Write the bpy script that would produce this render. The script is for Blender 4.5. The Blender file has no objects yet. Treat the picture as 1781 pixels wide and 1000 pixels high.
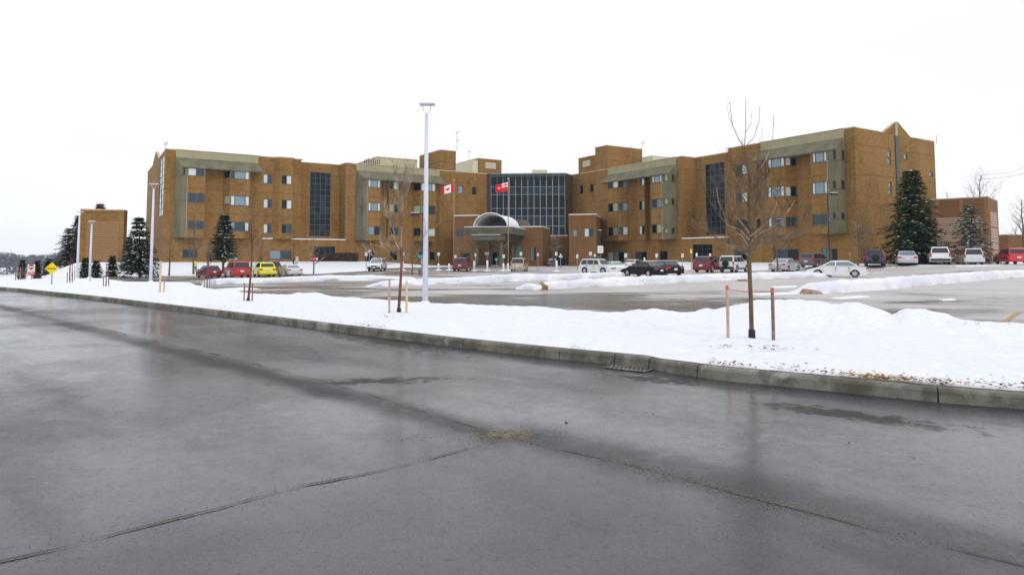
import bpy, bmesh, math, random
from math import sin, cos, tan, pi, radians, sqrt, atan2, exp, floor
from mathutils import Vector, Matrix, noise
random.seed(7)
sc = bpy.context.scene
# ---------------------------------------------------------------- camera, sky, sun, exposure
F, PT, CX, CY, H = 1180.0, radians(3.5), 890.5, 377.8, 1.5
cam = bpy.data.cameras.new('camera'); camo = bpy.data.objects.new('camera', cam)
sc.collection.objects.link(camo); sc.camera = camo
camo.location = (0, 0, H); camo.rotation_euler = (pi/2+PT, 0, 0)
cam.sensor_width = 36; cam.lens = F/1781*36; cam.shift_y = -(500-CY)/1781
cam.clip_start = 0.05; cam.clip_end = 6000
SUN_EL, SUN_AZ = radians(38), radians(150)     # azimuth clockwise from +Y: behind and to the right of the camera
wd = bpy.data.worlds.new('World'); sc.world = wd; wd.use_nodes = True
nt = wd.node_tree; bg = nt.nodes['Background']
sky = nt.nodes.new('ShaderNodeTexSky'); sky.sky_type = 'NISHITA'; sky.sun_disc = False
sky.sun_elevation = SUN_EL; sky.sun_rotation = SUN_AZ
tc = nt.nodes.new('ShaderNodeTexCoord'); ns = nt.nodes.new('ShaderNodeTexNoise')
ns.inputs['Scale'].default_value = 2.2; ns.inputs['Detail'].default_value = 5
mp = nt.nodes.new('ShaderNodeMapping'); mp.inputs['Scale'].default_value = (1, 1, 2.6)
cr = nt.nodes.new('ShaderNodeValToRGB')
cr.color_ramp.elements[0].position = .36; cr.color_ramp.elements[0].color = (9.1, 9.35, 10.0, 1)
cr.color_ramp.elements[1].position = .62; cr.color_ramp.elements[1].color = (9.9, 10.1, 10.6, 1)
mx = nt.nodes.new('ShaderNodeMix'); mx.data_type = 'RGBA'; mx.inputs[0].default_value = .96
nt.links.new(tc.outputs['Generated'], mp.inputs['Vector']); nt.links.new(mp.outputs['Vector'], ns.inputs['Vector'])
nt.links.new(ns.outputs['Fac'], cr.inputs['Fac'])
nt.links.new(sky.outputs['Color'], mx.inputs[6]); nt.links.new(cr.outputs['Color'], mx.inputs[7])
sp_ = nt.nodes.new('ShaderNodeSeparateXYZ'); nt.links.new(tc.outputs['Generated'], sp_.inputs[0])      # overcast: brighter overhead than at the horizon
mr = nt.nodes.new('ShaderNodeMapRange'); nt.links.new(sp_.outputs[2], mr.inputs[0])
for i_, v_ in enumerate((.0, 1., 1., 1.12)): mr.inputs[i_+1].default_value = v_
vm = nt.nodes.new('ShaderNodeVectorMath'); vm.operation = 'SCALE'; nt.links.new(mx.outputs[2], vm.inputs[0]); nt.links.new(mr.outputs[0], vm.inputs['Scale'])
nt.links.new(vm.outputs[0], bg.inputs['Color']); bg.inputs['Strength'].default_value = .1
sl = bpy.data.lights.new('sun', 'SUN'); sl.energy = .7; sl.angle = radians(18); sl.color = (1, .96, .9)
slo = bpy.data.objects.new('sun', sl); sc.collection.objects.link(slo)
slo.rotation_euler = Vector((sin(SUN_AZ)*cos(SUN_EL), cos(SUN_AZ)*cos(SUN_EL), sin(SUN_EL))).to_track_quat('Z', 'Y').to_euler()
sc.view_settings.view_transform = 'Standard'; sc.view_settings.look = 'None'
sc.view_settings.exposure = .13; sc.view_settings.gamma = 1; sc.view_settings.use_curve_mapping = False

# ---------------------------------------------------------------- surveying: photograph position -> place in the world
def ray(px, py):
    dx = (px-CX)/F; dy = (CY-py)/F
    return Vector((dx, cos(PT)-dy*sin(PT), sin(PT)+dy*cos(PT)))
def onz(px, py, z=0.0):
    r = ray(px, py); t = (z-H)/r.z
    return Vector((r.x*t, r.y*t, z))
def onY(px, py, Y):
    r = ray(px, py); t = Y/r.y
    return Vector((r.x*t, Y, H+r.z*t))
def proj(p):
    x, y, z = p[0], p[1], p[2]-H
    f = y*cos(PT)+z*sin(PT); u = -y*sin(PT)+z*cos(PT)
    return CX+F*x/f, CY-F*u/f
def sm(a, b, x):
    t = max(0., min(1., (x-a)/(b-a))); return t*t*(3-2*t)
def nz(x, y, z=0.0): return noise.noise(Vector((x, y, z)))
def rise(x, Y):       # the lot climbs a little towards the entrance and dips at its left end
    return max(0., (min(Y, 140)-72)*.0045)-.42*sm(-13, -27, x)*sm(48, 62, Y)*sm(100, 88, Y)
def lot(px, py):
    z = 0.
    for _ in range(8):
        p = onz(px, py, z); z = rise(p.x, p.y)
    return onz(px, py, z)

# ---------------------------------------------------------------- materials
M = {}
def mat(name, col, rough=.6, metal=0., spec=.5, ior=None, noise_=None, bump=None, coat=0., emit=None):
    """noise_ = (scale, col2, detail[, lo, hi]); bump = (scale, strength, distance)"""
    m = bpy.data.materials.new(name); m.use_nodes = True; n = m.node_tree.nodes; l = m.node_tree.links
    b = n['Principled BSDF']; M[name] = m
    b.inputs['Base Color'].default_value = (*col, 1); b.inputs['Roughness'].default_value = rough
    b.inputs['Metallic'].default_value = metal; b.inputs['Specular IOR Level'].default_value = spec
    if ior: b.inputs['IOR'].default_value = ior
    if coat: b.inputs['Coat Weight'].default_value = coat; b.inputs['Coat Roughness'].default_value = .08
    if noise_ or bump:
        t = n.new('ShaderNodeTexCoord')
    if noise_:
        q = n.new('ShaderNodeTexNoise'); q.inputs['Scale'].default_value = noise_[0]; q.inputs['Detail'].default_value = noise_[2]
        l.new(t.outputs['Object'], q.inputs['Vector'])
        r = n.new('ShaderNodeValToRGB'); r.color_ramp.elements[0].color = (*col, 1); r.color_ramp.elements[1].color = (*noise_[1], 1)
        lo, hi = (noise_[3], noise_[4]) if len(noise_) > 3 else (.35, .65)
        r.color_ramp.elements[0].position = lo; r.color_ramp.elements[1].position = hi
        l.new(q.outputs['Fac'], r.inputs['Fac']); l.new(r.outputs['Color'], b.inputs['Base Color'])
    if bump:
        q = n.new('ShaderNodeTexNoise'); q.inputs['Scale'].default_value = bump[0]; q.inputs['Detail'].default_value = 4
        l.new(t.outputs['Object'], q.inputs['Vector'])
        u = n.new('ShaderNodeBump'); u.inputs['Strength'].default_value = bump[1]; u.inputs['Distance'].default_value = bump[2]
        l.new(q.outputs['Fac'], u.inputs['Height']); l.new(u.outputs['Normal'], b.inputs['Normal'])
    return m
class NT:      # small helper for longer node graphs
    def __init__(s, m): s.n = m.node_tree.nodes; s.l = m.node_tree.links; s.b = s.n['Principled BSDF']
    def node(s, t, **k):
        q = s.n.new(t)
        for a, v in k.items(): setattr(q, a, v)
        return q
    def val(s, v): q = s.n.new('ShaderNodeValue'); q.outputs[0].default_value = v; return q.outputs[0]
    def math(s, op, a, b=0., clamp=False):
        q = s.n.new('ShaderNodeMath'); q.operation = op; q.use_clamp = clamp
        for i, x in enumerate((a, b)):
            if isinstance(x, (int, float)): q.inputs[i].default_value = x
            else: s.l.new(x, q.inputs[i])
        return q.outputs[0]
    def noise(s, vec, scale, detail=3, rough=.5):
        q = s.n.new('ShaderNodeTexNoise'); q.inputs['Scale'].default_value = scale; q.inputs['Detail'].default_value = detail
        q.inputs['Roughness'].default_value = rough
        s.l.new(vec, q.inputs['Vector']); return q.outputs['Fac']
    def mapv(s, vec, sc=(1, 1, 1), rz=0, loc=(0, 0, 0)):
        q = s.n.new('ShaderNodeMapping'); q.inputs['Scale'].default_value = sc; q.inputs['Rotation'].default_value = (0, 0, rz)
        q.inputs['Location'].default_value = loc
        s.l.new(vec, q.inputs['Vector']); return q.outputs[0]
    def ramp(s, fac, stops):
        q = s.n.new('ShaderNodeValToRGB'); e = q.color_ramp.elements
        while len(e) < len(stops): e.new(.5)
        for i, (p, c) in enumerate(stops):
            e[i].position = p; e[i].color = (*c, 1) if hasattr(c, '__len__') else (c, c, c, 1)
        s.l.new(fac, q.inputs['Fac']); return q.outputs['Color']
    def mix(s, fac, a, b, mode='MIX'):
        q = s.n.new('ShaderNodeMix'); q.data_type = 'RGBA'; q.blend_type = mode
        for i, x in ((0, fac), (6, a), (7, b)):
            if isinstance(x, (int, float)): q.inputs[i].default_value = x
            elif isinstance(x, tuple): q.inputs[i].default_value = (*x, 1)
            else: s.l.new(x, q.inputs[i])
        return q.outputs[2]
    def rng(s, v, a, b, c=0., d=1.):
        q = s.n.new('ShaderNodeMapRange'); q.interpolation_type = 'SMOOTHSTEP'
        s.l.new(v, q.inputs[0])
        for i, x in enumerate((a, b, c, d)): q.inputs[i+1].default_value = x
        return q.outputs[0]
    def bump(s, h, strength, dist):
        q = s.n.new('ShaderNodeBump'); q.inputs['Strength'].default_value = strength; q.inputs['Distance'].default_value = dist
        s.l.new(h, q.inputs['Height']); s.l.new(q.outputs[0], s.b.inputs['Normal'])

def brick_mat(name, c1, c2, c3):
    m = mat(name, c1, .85, spec=.25); g = NT(m)
    uv = g.node('ShaderNodeUVMap').outputs[0]
    bt = g.node('ShaderNodeTexBrick'); g.l.new(uv, bt.inputs['Vector'])
    for k, v in (('Scale', 1.), ('Brick Width', .3), ('Row Height', .1), ('Mortar Size', .012)): bt.inputs[k].default_value = v
    bt.inputs['Color1'].default_value = (*c1, 1); bt.inputs['Color2'].default_value = (*c2, 1)
    bt.inputs['Mortar'].default_value = (.34, .22, .11, 1)
    big = g.noise(g.mapv(uv, (.16, .10, 1)), 1., 5, .6)
    col = g.mix(g.rng(big, .38, .68), bt.outputs['Color'], c3)
    streak = g.noise(g.mapv(uv, (1.3, .07, 1)), 1., 4)      # rain streaks down the wall
    col = g.mix(g.math('MULTIPLY', g.rng(streak, .50, .70), .5), col, (.11, .056, .020))
    fine = g.noise(g.mapv(uv, (1.2, 3, 1)), 1., 6, .8)
    col = g.mix(g.rng(fine, .42, .60, .0, .65), col, (c1[0]*1.25, c1[1]*1.2, c1[2]*1.1))
    su = g.node('ShaderNodeSeparateXYZ'); g.l.new(uv, su.inputs[0])       # a darker soldier course at each floor
    fl = g.math('FRACT', g.math('DIVIDE', g.math('SUBTRACT', su.outputs[1], .75), 3.88)); col = g.mix(g.math('MULTIPLY', g.math('LESS_THAN', fl, .055), .28), col, (.08, .04, .015))
    g.l.new(col, g.b.inputs['Base Color'])
    g.bump(bt.outputs['Fac'], .3, .01)
    return m
brick_mat('brick', (.270, .145, .036), (.120, .062, .018), (.145, .076, .022))
brick_mat('brick_lattice', (.33, .17, .085), (.24, .12, .06), (.30, .16, .08))
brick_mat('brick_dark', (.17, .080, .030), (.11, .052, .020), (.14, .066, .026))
m = mat('concrete', (.13, .12, .075), .8, spec=.3); g = NT(m)
o = g.node('ShaderNodeTexCoord').outputs['Object']
c = g.mix(g.rng(g.noise(g.mapv(o, (.6, .6, .15)), 1.2, 5, .65), .3, .7), (.095, .088, .052), (.175, .160, .10))
c = g.mix(g.rng(g.noise(o, 9, 4), .4, .7, 0, .35), c, (.26, .25, .17))
g.l.new(c, g.b.inputs['Base Color'])
mat('olive_fascia', (.30, .27, .15), .6, noise_=(.5, (.36, .325, .19), 4))
mat('cream_cladding', (.55, .53, .44), .7, noise_=(.6, (.6, .56, .42), 4))
mat('olive_cladding', (.42, .40, .24), .7, noise_=(1.5, (.5, .46, .3), 3))
mat('coping', (.42, .29, .18), .6, noise_=(.7, (.6, .48, .36), 3))
mat('mullion', (.13, .16, .135), .45, metal=.2)
mat('frame_dark', (.06, .055, .045), .5)
mat('frame_metal', (.12, .12, .10), .5, metal=.3)
def glass(name, col, rough=.06, ior=1.52, ns_=None):
    return mat(name, col, rough, spec=.5, ior=ior, noise_=ns_, bump=(.35, .06, .3))
glass('glass_dark', (.008, .011, .013), ior=1.35); glass('glass_mid', (.035, .055, .070), ior=1.4); glass('glass_blue', (.012, .030, .046), ior=1.34)
glass('glass_navy', (.007, .014, .024), ior=1.28); glass('glass_teal', (.07, .19, .20))
glass('glass_sky', (.20, .27, .32)); mat('curtain', (.58, .64, .62), .35, noise_=(1.5, (.62, .66, .6), 2))
mat('curtain_green', (.33, .38, .22), .5)
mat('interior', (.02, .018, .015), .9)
m = mat('snow', (.86, .875, .91), .75, spec=.25); g = NT(m)
o = g.node('ShaderNodeTexCoord').outputs['Object']
big = g.noise(o, .55, 6, .62); fn = g.noise(o, 7, 5, .7)
dirt = g.rng(g.noise(o, 11, 6, .75), .63, .70)
col = g.mix(g.rng(fn, .3, .7), (.72, .75, .80), (.83, .845, .87))
col = g.mix(g.math('MULTIPLY', dirt, .35), col, (.42, .36, .30))
g.l.new(col, g.b.inputs['Base Color'])
g.bump(g.math('ADD', g.math('MULTIPLY', big, 1.), g.math('MULTIPLY', fn, .45)), .8, .12)
m = mat('snow_dirty', (.8, .8, .8), .8, spec=.25); g = NT(m)
o = g.node('ShaderNodeTexCoord').outputs['Object']
dirt = g.rng(g.noise(g.mapv(o, (1, 1, 2.5)), 1.9, 8, .78), .56, .68)
col = g.mix(g.rng(g.noise(o, .4, 3), .4, .6), (.70, .72, .78), (.82, .82, .85))
col = g.mix(g.math('MULTIPLY', dirt, .65), col, (.33, .24, .20))
g.l.new(col, g.b.inputs['Base Color']); g.bump(g.noise(o, 3.5, 6, .7), .6, .08)

# road: damp asphalt, damp patches with dark reflections painted in, two paving joints
KA, KB = onz(870, 748), onz(190, 578)
def line_coef(a, b):
    d = Vector((b.x-a.x, b.y-a.y)).normalized(); n = (-d.y, d.x); return n[0], n[1], -(n[0]*a.x+n[1]*a.y)
m = mat('wet_asphalt', (.05, .05, .055), .4, ior=1.52); g = NT(m)
o = g.node('ShaderNodeTexCoord').outputs['Object']; sx = g.node('ShaderNodeSeparateXYZ'); g.l.new(o, sx.inputs[0])
X_, Y_ = sx.outputs[0], sx.outputs[1]
along = g.mapv(g.mapv(o, rz=radians(45)), (.22, .9, 1))
wob = g.math('MULTIPLY', g.math('SUBTRACT', g.noise(o, .8, 3), .5), .35)
def ldist(cf): return g.math('ADD', g.math('ADD', g.math('MULTIPLY', X_, cf[0]), g.math('MULTIPLY', Y_, cf[1])), g.math('ADD', wob, cf[2]))
wet = g.noise(along, .5, 4, .55); wet2 = g.noise(o, .33, 3, .5); fine = g.noise(o, 60, 3, .7); mid = g.noise(o, 5., 6, .75)
ro = g.math('ADD', g.rng(wet, .35, .68, .14, .27), g.rng(mid, .3, .7, -.03, .07))
base = g.mix(g.rng(wet2, .35, .68), (.008, .009, .014), (.020, .022, .030))
base = g.mix(g.rng(mid, .52, .78, 0, .5), base, (.022, .023, .026))
base = g.mix(g.rng(fine, .45, .8, 0, .6), base, (.09, .09, .095)); base = g.mix(g.rng(g.noise(o, 22, 5, .8), .60, .72, 0, .8), base, (.012, .012, .013))
# darker, duller damp bands lying along the joints
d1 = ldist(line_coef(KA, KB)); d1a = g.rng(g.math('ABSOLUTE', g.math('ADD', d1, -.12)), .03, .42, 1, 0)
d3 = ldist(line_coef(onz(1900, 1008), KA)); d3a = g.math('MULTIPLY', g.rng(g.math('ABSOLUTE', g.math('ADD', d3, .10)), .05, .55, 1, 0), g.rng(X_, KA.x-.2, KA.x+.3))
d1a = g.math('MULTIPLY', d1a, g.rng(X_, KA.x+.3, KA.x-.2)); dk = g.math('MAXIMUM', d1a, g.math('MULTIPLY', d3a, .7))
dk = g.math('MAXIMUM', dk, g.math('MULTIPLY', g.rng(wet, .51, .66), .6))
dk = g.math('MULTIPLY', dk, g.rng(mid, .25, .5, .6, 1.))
g.b.inputs['Specular IOR Level'].default_value = .12; g.b.inputs['Coat IOR'].default_value = 1.6
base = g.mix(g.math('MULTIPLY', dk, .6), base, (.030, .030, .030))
g.l.new(base, g.b.inputs['Base Color'])
pc = onz(1480, 722); wet_refls = []
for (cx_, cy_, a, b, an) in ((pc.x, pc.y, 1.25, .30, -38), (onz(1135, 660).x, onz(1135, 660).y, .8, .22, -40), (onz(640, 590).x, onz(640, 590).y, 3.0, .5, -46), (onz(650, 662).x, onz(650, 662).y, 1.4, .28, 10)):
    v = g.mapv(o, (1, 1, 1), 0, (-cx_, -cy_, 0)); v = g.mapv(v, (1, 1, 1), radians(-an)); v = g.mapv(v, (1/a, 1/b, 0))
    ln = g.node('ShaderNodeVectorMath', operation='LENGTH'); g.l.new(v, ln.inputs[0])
    wet_refls.append(g.rng(g.math('ADD', ln.outputs['Value'], g.math('MULTIPLY', g.math('SUBTRACT', mid, .5), 3.6)), .30, .95, 1, 0))
wet_refl = wet_refls[0]
for q in wet_refls[1:]: wet_refl = g.math('MAXIMUM', wet_refl, q)
ro2 = ro
sp1_ = g.math('MULTIPLY', g.rng(g.noise(o, 34, 4, .85), .50, .66), .30); sp2_ = g.math('MULTIPLY', g.rng(g.noise(o, 9, 6, .8), .52, .68), .28)
dk2 = g.math('MINIMUM', g.math('ADD', g.math('MAXIMUM', dk, g.math('MULTIPLY', wet_refl, 1.0)), g.math('ADD', g.math('ADD', sp1_, sp2_), g.math('MULTIPLY', g.rng(wet2, .44, .58), .40))), 1.35)
g.l.new(g.math('SUBTRACT', 1., g.math('MULTIPLY', dk2, .66)), g.b.inputs['Coat Weight'])
g.b.inputs['Roughness'].default_value = .6; g.l.new(ro2, g.b.inputs['Coat Roughness'])
base2 = g.mix(g.math('MULTIPLY', wet_refl, .75), base, (.022, .015, .008)); g.l.new(base2, g.b.inputs['Base Color'])  # dark reflection of tree and kerb painted into the damp patches' colour
hgt = g.math('ADD', g.math('MULTIPLY', g.noise(o, 90, 2, .6), .5), g.math('MULTIPLY', mid, .8))
g.bump(g.math('MULTIPLY', hgt, g.math('SUBTRACT', 1., wet_refl)), .10, .005)

m = mat('lot_asphalt', (.3, .29, .27), .6); g = NT(m)     # salt-dried pale asphalt, dark where melt water runs
o = g.node('ShaderNodeTexCoord').outputs['Object']; sx = g.node('ShaderNodeSeparateXYZ'); g.l.new(o, sx.inputs[0])
w = g.noise(g.mapv(o, (.45, 1.0, 1)), .28, 6, .6)
lft = g.rng(sx.outputs[0], -24, 22, .17, -.05); nearb = g.rng(sx.outputs[1], 20, 36, .13, -.04)
w = g.math('ADD', g.math('ADD', w, lft), nearb)
col = g.ramp(w, [(.44, (.47, .44, .42)), (.54, (.34, .32, .31)), (.60, (.13, .115, .09)), (.72, (.06, .055, .045))])
col = g.mix(g.rng(g.noise(o, 1.3, 5, .7), .55, .7, 0, .4), col, (.50, .47, .45))
g.l.new(col, g.b.inputs['Base Color']); g.l.new(g.rng(w, .47, .62, .65, .22), g.b.inputs['Roughness'])
g.bump(g.noise(o, 25, 4, .7), .2, .01)

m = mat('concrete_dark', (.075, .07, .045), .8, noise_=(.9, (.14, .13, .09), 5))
m = mat('kerb_concrete', (.2, .2, .15), .8); g = NT(m)
o = g.node('ShaderNodeTexCoord').outputs['Object']
c = g.mix(g.rng(g.noise(o, 2.2, 6, .7), .38, .62), (.085, .082, .055), (.20, .19, .155))
c = g.mix(g.rng(g.noise(o, .9, 5, .7), .55, .66, 0, .8), c, (.34, .33, .30)); g.l.new(c, g.b.inputs['Base Color'])
g.bump(g.noise(o, 30, 4), .4, .01)
mat('yellow_paint', (.42, .24, .05), .7, noise_=(6, (.28, .2, .1), 5)); mat('white_paint', (.75, .76, .8), .45)
mat('pole_white', (.66, .68, .74), .4, noise_=(.6, (.60, .62, .70), 2)); mat('black_metal', (.02, .02, .022), .4)
mat('grey_metal', (.30, .30, .29), .45, metal=.6); mat('tan_metal', (.30, .24, .16), .5)
mat('bark', (.10, .055, .028), .9, noise_=(4, (.17, .10, .05), 5), bump=(20, .5, .02))
mat('bark_red', (.12, .04, .03), .9, noise_=(4, (.20, .09, .06), 5)); mat('twig', (.05, .035, .022), .85, noise_=(1.6, (.20, .14, .09), 4, .4, .6))
mat('twig_pale', (.40, .35, .27), .8, noise_=(1.6, (.12, .08, .05), 4, .42, .58)); mat('twig_grey', (.06, .042, .036), .85, noise_=(.7, (.26, .20, .18), 4, .42, .6))
mat('needles', (.016, .040, .014), .8, spec=.15, noise_=(1.1, (.045, .085, .025), 4)); mat('needles_blue', (.05, .08, .06), .8, spec=.2, noise_=(1.2, (.09, .12, .10), 4))
mat('needles_dark', (.010, .022, .010), .85, spec=.15, noise_=(1.1, (.03, .052, .018), 4))
mat('snow_clump', (.80, .82, .85), .8); mat('hedge_leaf', (.035, .022, .015), .9, noise_=(3, (.06, .035, .022), 4))
mat('stake', (.26, .19, .16), .8, noise_=(9, (.16, .08, .08), 5)); mat('stake_pale', (.55, .42, .36), .8, noise_=(9, (.4, .24, .2), 5))
mat('stake_yellow', (.6, .42, .12), .8, noise_=(5, (.6, .5, .4), 4)); mat('ribbon', (.55, .13, .08), .6); mat('rubber_black', (.015, .015, .015), .7)
mat('leaf_brown', (.16, .05, .015), .8, noise_=(8, (.24, .10, .02), 3)); mat('leaf_yellow', (.50, .27, .04), .8, noise_=(8, (.40, .19, .03), 3))
mat('gravel', (.05, .05, .045), .8, noise_=(14, (.20, .18, .13), 2)); mat('gravel_tan', (.30, .25, .14), .8, noise_=(14, (.12, .10, .06), 2)); mat('seam', (.030, .028, .022), .7, noise_=(6, (.09, .08, .05), 4))
mat('rock_tan', (.34, .23, .11), .9, noise_=(4, (.18, .10, .05), 5)); mat('rock_red', (.24, .14, .11), .9, noise_=(5, (.36, .28, .2), 5))
mat('sign_white', (.78, .80, .80), .5); mat('sign_red', (.45, .012, .022), .5); mat('sign_yellow', (.82, .60, .0), .5); mat('sign_black', (.01, .01, .01), .5)
mat('sign_blue', (.05, .3, .35), .5); mat('sign_green', (.08, .4, .2), .5); mat('flag_red', (.66, .006, .02), .7); mat('flag_white', (.85, .82, .85), .7)
mat('hivis', (.75, .8, .05), .6); mat('skin', (.5, .3, .2), .6); mat('jeans', (.04, .05, .09), .8)
mat('vault_skin', (.62, .62, .63), .5); mat('vault_metal', (.78, .78, .80), .35, metal=.1); mat('far_trees_hazed', (.085, .09, .115), .9, noise_=(.05, (.15, .16, .19), 4))  # the far trees' blue-grey paints distance haze into their base colour
mat('brass', (.6, .5, .3), .3, metal=.5)
def paint(n, c, metal=.0, rough=.28): mat(n, c, rough, metal=metal, spec=.4 if sum(c) > .1 else .15, coat=.7 if sum(c) > .1 else .15)
paint('paint_white', (.72, .73, .74)); paint('paint_silver', (.60, .62, .65), .3); paint('paint_silver_dark', (.50, .51, .54), .3)
paint('paint_black', (.008, .008, .012)); paint('paint_red', (.42, .01, .015)); paint('paint_maroon', (.15, .006, .016)); paint('paint_bright_red', (.62, .012, .02))
paint('paint_yellow', (.80, .78, .0)); paint('paint_navy', (.012, .022, .07)); paint('paint_teal', (.02, .05, .06)); paint('paint_beige', (.42, .37, .26), .2)
paint('paint_green_white', (.58, .66, .56)); paint('paint_taupe', (.13, .10, .09), .3); paint('paint_blue', (.02, .03, .12))
mat('car_glass', (.012, .016, .02), .05, ior=1.6); mat('car_glass_pale', (.16, .21, .25), .08, ior=1.6); mat('tyre', (.012, .012, .012), .8); mat('rim', (.50, .51, .54), .35, metal=.5)
mat('plastic_dark', (.02, .02, .022), .6); mat('tail_red', (.50, .008, .015), .25); mat('lamp_clear', (.65, .66, .68), .15); mat('lamp_amber', (.6, .2, .02), .3)
mat('plate', (.7, .72, .75), .4); mat('brown_soil', (.06, .035, .02), .9)

m = bpy.data.materials.new('haze'); m.use_nodes = True; M['haze'] = m; m.node_tree.nodes.clear()
q_ = m.node_tree.nodes.new('ShaderNodeOutputMaterial'); v_ = m.node_tree.nodes.new('ShaderNodeVolumePrincipled')
v_.inputs['Color'].default_value = (.86, .93, 1., 1); v_.inputs['Density'].default_value = .0002; v_.inputs['Anisotropy'].default_value = 0
m.node_tree.links.new(v_.outputs[0], q_.inputs['Volume'])
# ---------------------------------------------------------------- mesh helpers
col = sc.collection
class MB:
    def __init__(s): s.v = []; s.f = []; s.m = []; s.uv = {}
    def face(s, pts, mi=0, uv=None):
        i = len(s.v); s.v += [tuple(p) for p in pts]; s.f.append(tuple(range(i, i+len(pts)))); s.m.append(mi)
        if uv: s.uv[len(s.f)-1] = uv
    def mesh(s, vs, fs, mi=0):
        i = len(s.v); s.v += [tuple(p) for p in vs]
        for f in fs: s.f.append(tuple(i+k for k in f)); s.m.append(mi)
    def obox(s, o, ex, ey, ez, mi=0):
        """box from corner o along three edge vectors"""
        o, ex, ey, ez = (Vector(q) for q in (o, ex, ey, ez))
        p = [o, o+ex, o+ex+ey, o+ey]; p += [q+ez for q in p]
        s.mesh(p, [(0, 3, 2, 1), (4, 5, 6, 7), (0, 1, 5, 4), (1, 2, 6, 5), (2, 3, 7, 6), (3, 0, 4, 7)], mi)
    def box(s, c, d, mi=0, rz=0):
        c = Vector(c); a = Vector((cos(rz), sin(rz), 0)); b = Vector((-sin(rz), cos(rz), 0)); z = Vector((0, 0, 1))
        s.obox(c-a*d[0]/2-b*d[1]/2-z*d[2]/2, a*d[0], b*d[1], z*d[2], mi)
    def tube(s, pts, rad, n=6, mi=0, cap=True):
        pts = [Vector(p) for p in pts]; vs = []; k = len(pts)
        if not hasattr(rad, '__len__'): rad = [rad]*k
        for i, p in enumerate(pts):
            d = (pts[min(i+1, k-1)]-pts[max(i-1, 0)])
            d = d.normalized() if d.length > 1e-9 else Vector((0, 0, 1))
            u = d.cross(Vector((.31, .95, .05))).normalized(); w = d.cross(u)
            for j in range(n):
                a = 2*pi*j/n; vs.append(p+(u*cos(a)+w*sin(a))*rad[i])
        fs = [(i*n+j, i*n+(j+1) % n, (i+1)*n+(j+1) % n, (i+1)*n+j) for i in range(k-1) for j in range(n)]
        if cap: fs += [tuple(range(n-1, -1, -1)), tuple((k-1)*n+j for j in range(n))]
        s.mesh(vs, fs, mi)
    def prism(s, poly, z0, z1, mi=0):
        """vertical prism on a 2D outline"""
        n = len(poly); vs = [(p[0], p[1], z0) for p in poly]+[(p[0], p[1], z1) for p in poly]
        s.mesh(vs, [tuple(range(n-1, -1, -1)), tuple(range(n, 2*n))]+[(i, (i+1) % n, n+(i+1) % n, n+i) for i in range(n)], mi)
    def build(s, name, mats, parent=None, smooth=False, bevel=0):
        me = bpy.data.meshes.new(name); me.from_pydata(s.v, [], s.f)
        if isinstance(mats, str): mats = [mats]
        for k in mats: me.materials.append(M[k])
        if len(mats) > 1: me.polygons.foreach_set('material_index', s.m)
        if s.uv:
            ul = me.uv_layers.new(name='UVMap')
            for fi, uvs in s.uv.items():
                for li, w in zip(me.polygons[fi].loop_indices, uvs): ul.data[li].uv = w
        if smooth: me.polygons.foreach_set('use_smooth', [True]*len(me.polygons))
        me.update(); o = bpy.data.objects.new(name, me); col.objects.link(o)
        if parent: o.parent = parent
        if bevel:
            b = o.modifiers.new('bevel', 'BEVEL'); b.width = bevel; b.segments = 2; b.limit_method = 'ANGLE'; b.angle_limit = radians(35)
        return o
def tag(o, label=None, cat=None, group=None, kind=None):
    if label: o['label'] = label
    if cat: o['category'] = cat
    if group: o['group'] = group
    if kind: o['kind'] = kind
    return o
def empty(name, loc=(0, 0, 0), rz=0, label=None, cat=None, group=None):
    o = bpy.data.objects.new(name, None); col.objects.link(o); o.location = loc; o.rotation_euler = (0, 0, rz)
    o.empty_display_size = .2
    return tag(o, label, cat, group)
def copy_tree(o, parent=None):
    c = o.copy(); col.objects.link(c)
    if parent: c.parent = parent
    for ch in [k for k in o.children]: copy_tree(ch, c)
    return c
def text_mesh(name, s, size, m, parent, loc, rot, ext=.004, sx=1.):
    cu = bpy.data.curves.new(name, 'FONT'); cu.body = s; cu.size = size; cu.extrude = ext; cu.align_x = 'CENTER'; cu.align_y = 'CENTER'; cu.resolution_u = 2
    t = bpy.data.objects.new(name, cu); me = bpy.data.meshes.new_from_object(t); bpy.data.objects.remove(t)
    me.materials.clear(); me.materials.append(M[m]); o = bpy.data.objects.new(name, me); col.objects.link(o)
    o.parent = parent; o.location = loc; o.rotation_euler = rot; o.scale = (sx, 1, 1); return o
def V2(x, y, z=0): return Vector((x, y, z))
# ---------------------------------------------------------------- the hospital's two wings: survey lines
RZ = 18.5                                               # parapet height
class Wing:
    def __init__(s, o, ang, side):
        s.o = Vector((o.x, o.y)); a = radians(ang); s.d = Vector((sin(a), cos(a)))
        n = Vector((-s.d.y, s.d.x)); s.n = n if n.dot(-s.o) > 0 else -n
    def pt(s, t, d=0.): return s.o+s.d*t+s.n*d
    def s(s_, px, py, d=0.):
        r = ray(px, py); a = Vector((r.x, r.y)); b = s_.o+s_.n*d
        # a*k = b + D*t
        det = a.x*(-s_.d.y)+s_.d.x*a.y
        k = (b.x*(-s_.d.y)+s_.d.x*b.y)/det
        return (a*k-b).dot(s_.d)
WR = Wing(onz(1486, 222, RZ), -32.5, 1); WL = Wing(onz(289, 260, RZ), 57.5, -1)

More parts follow.
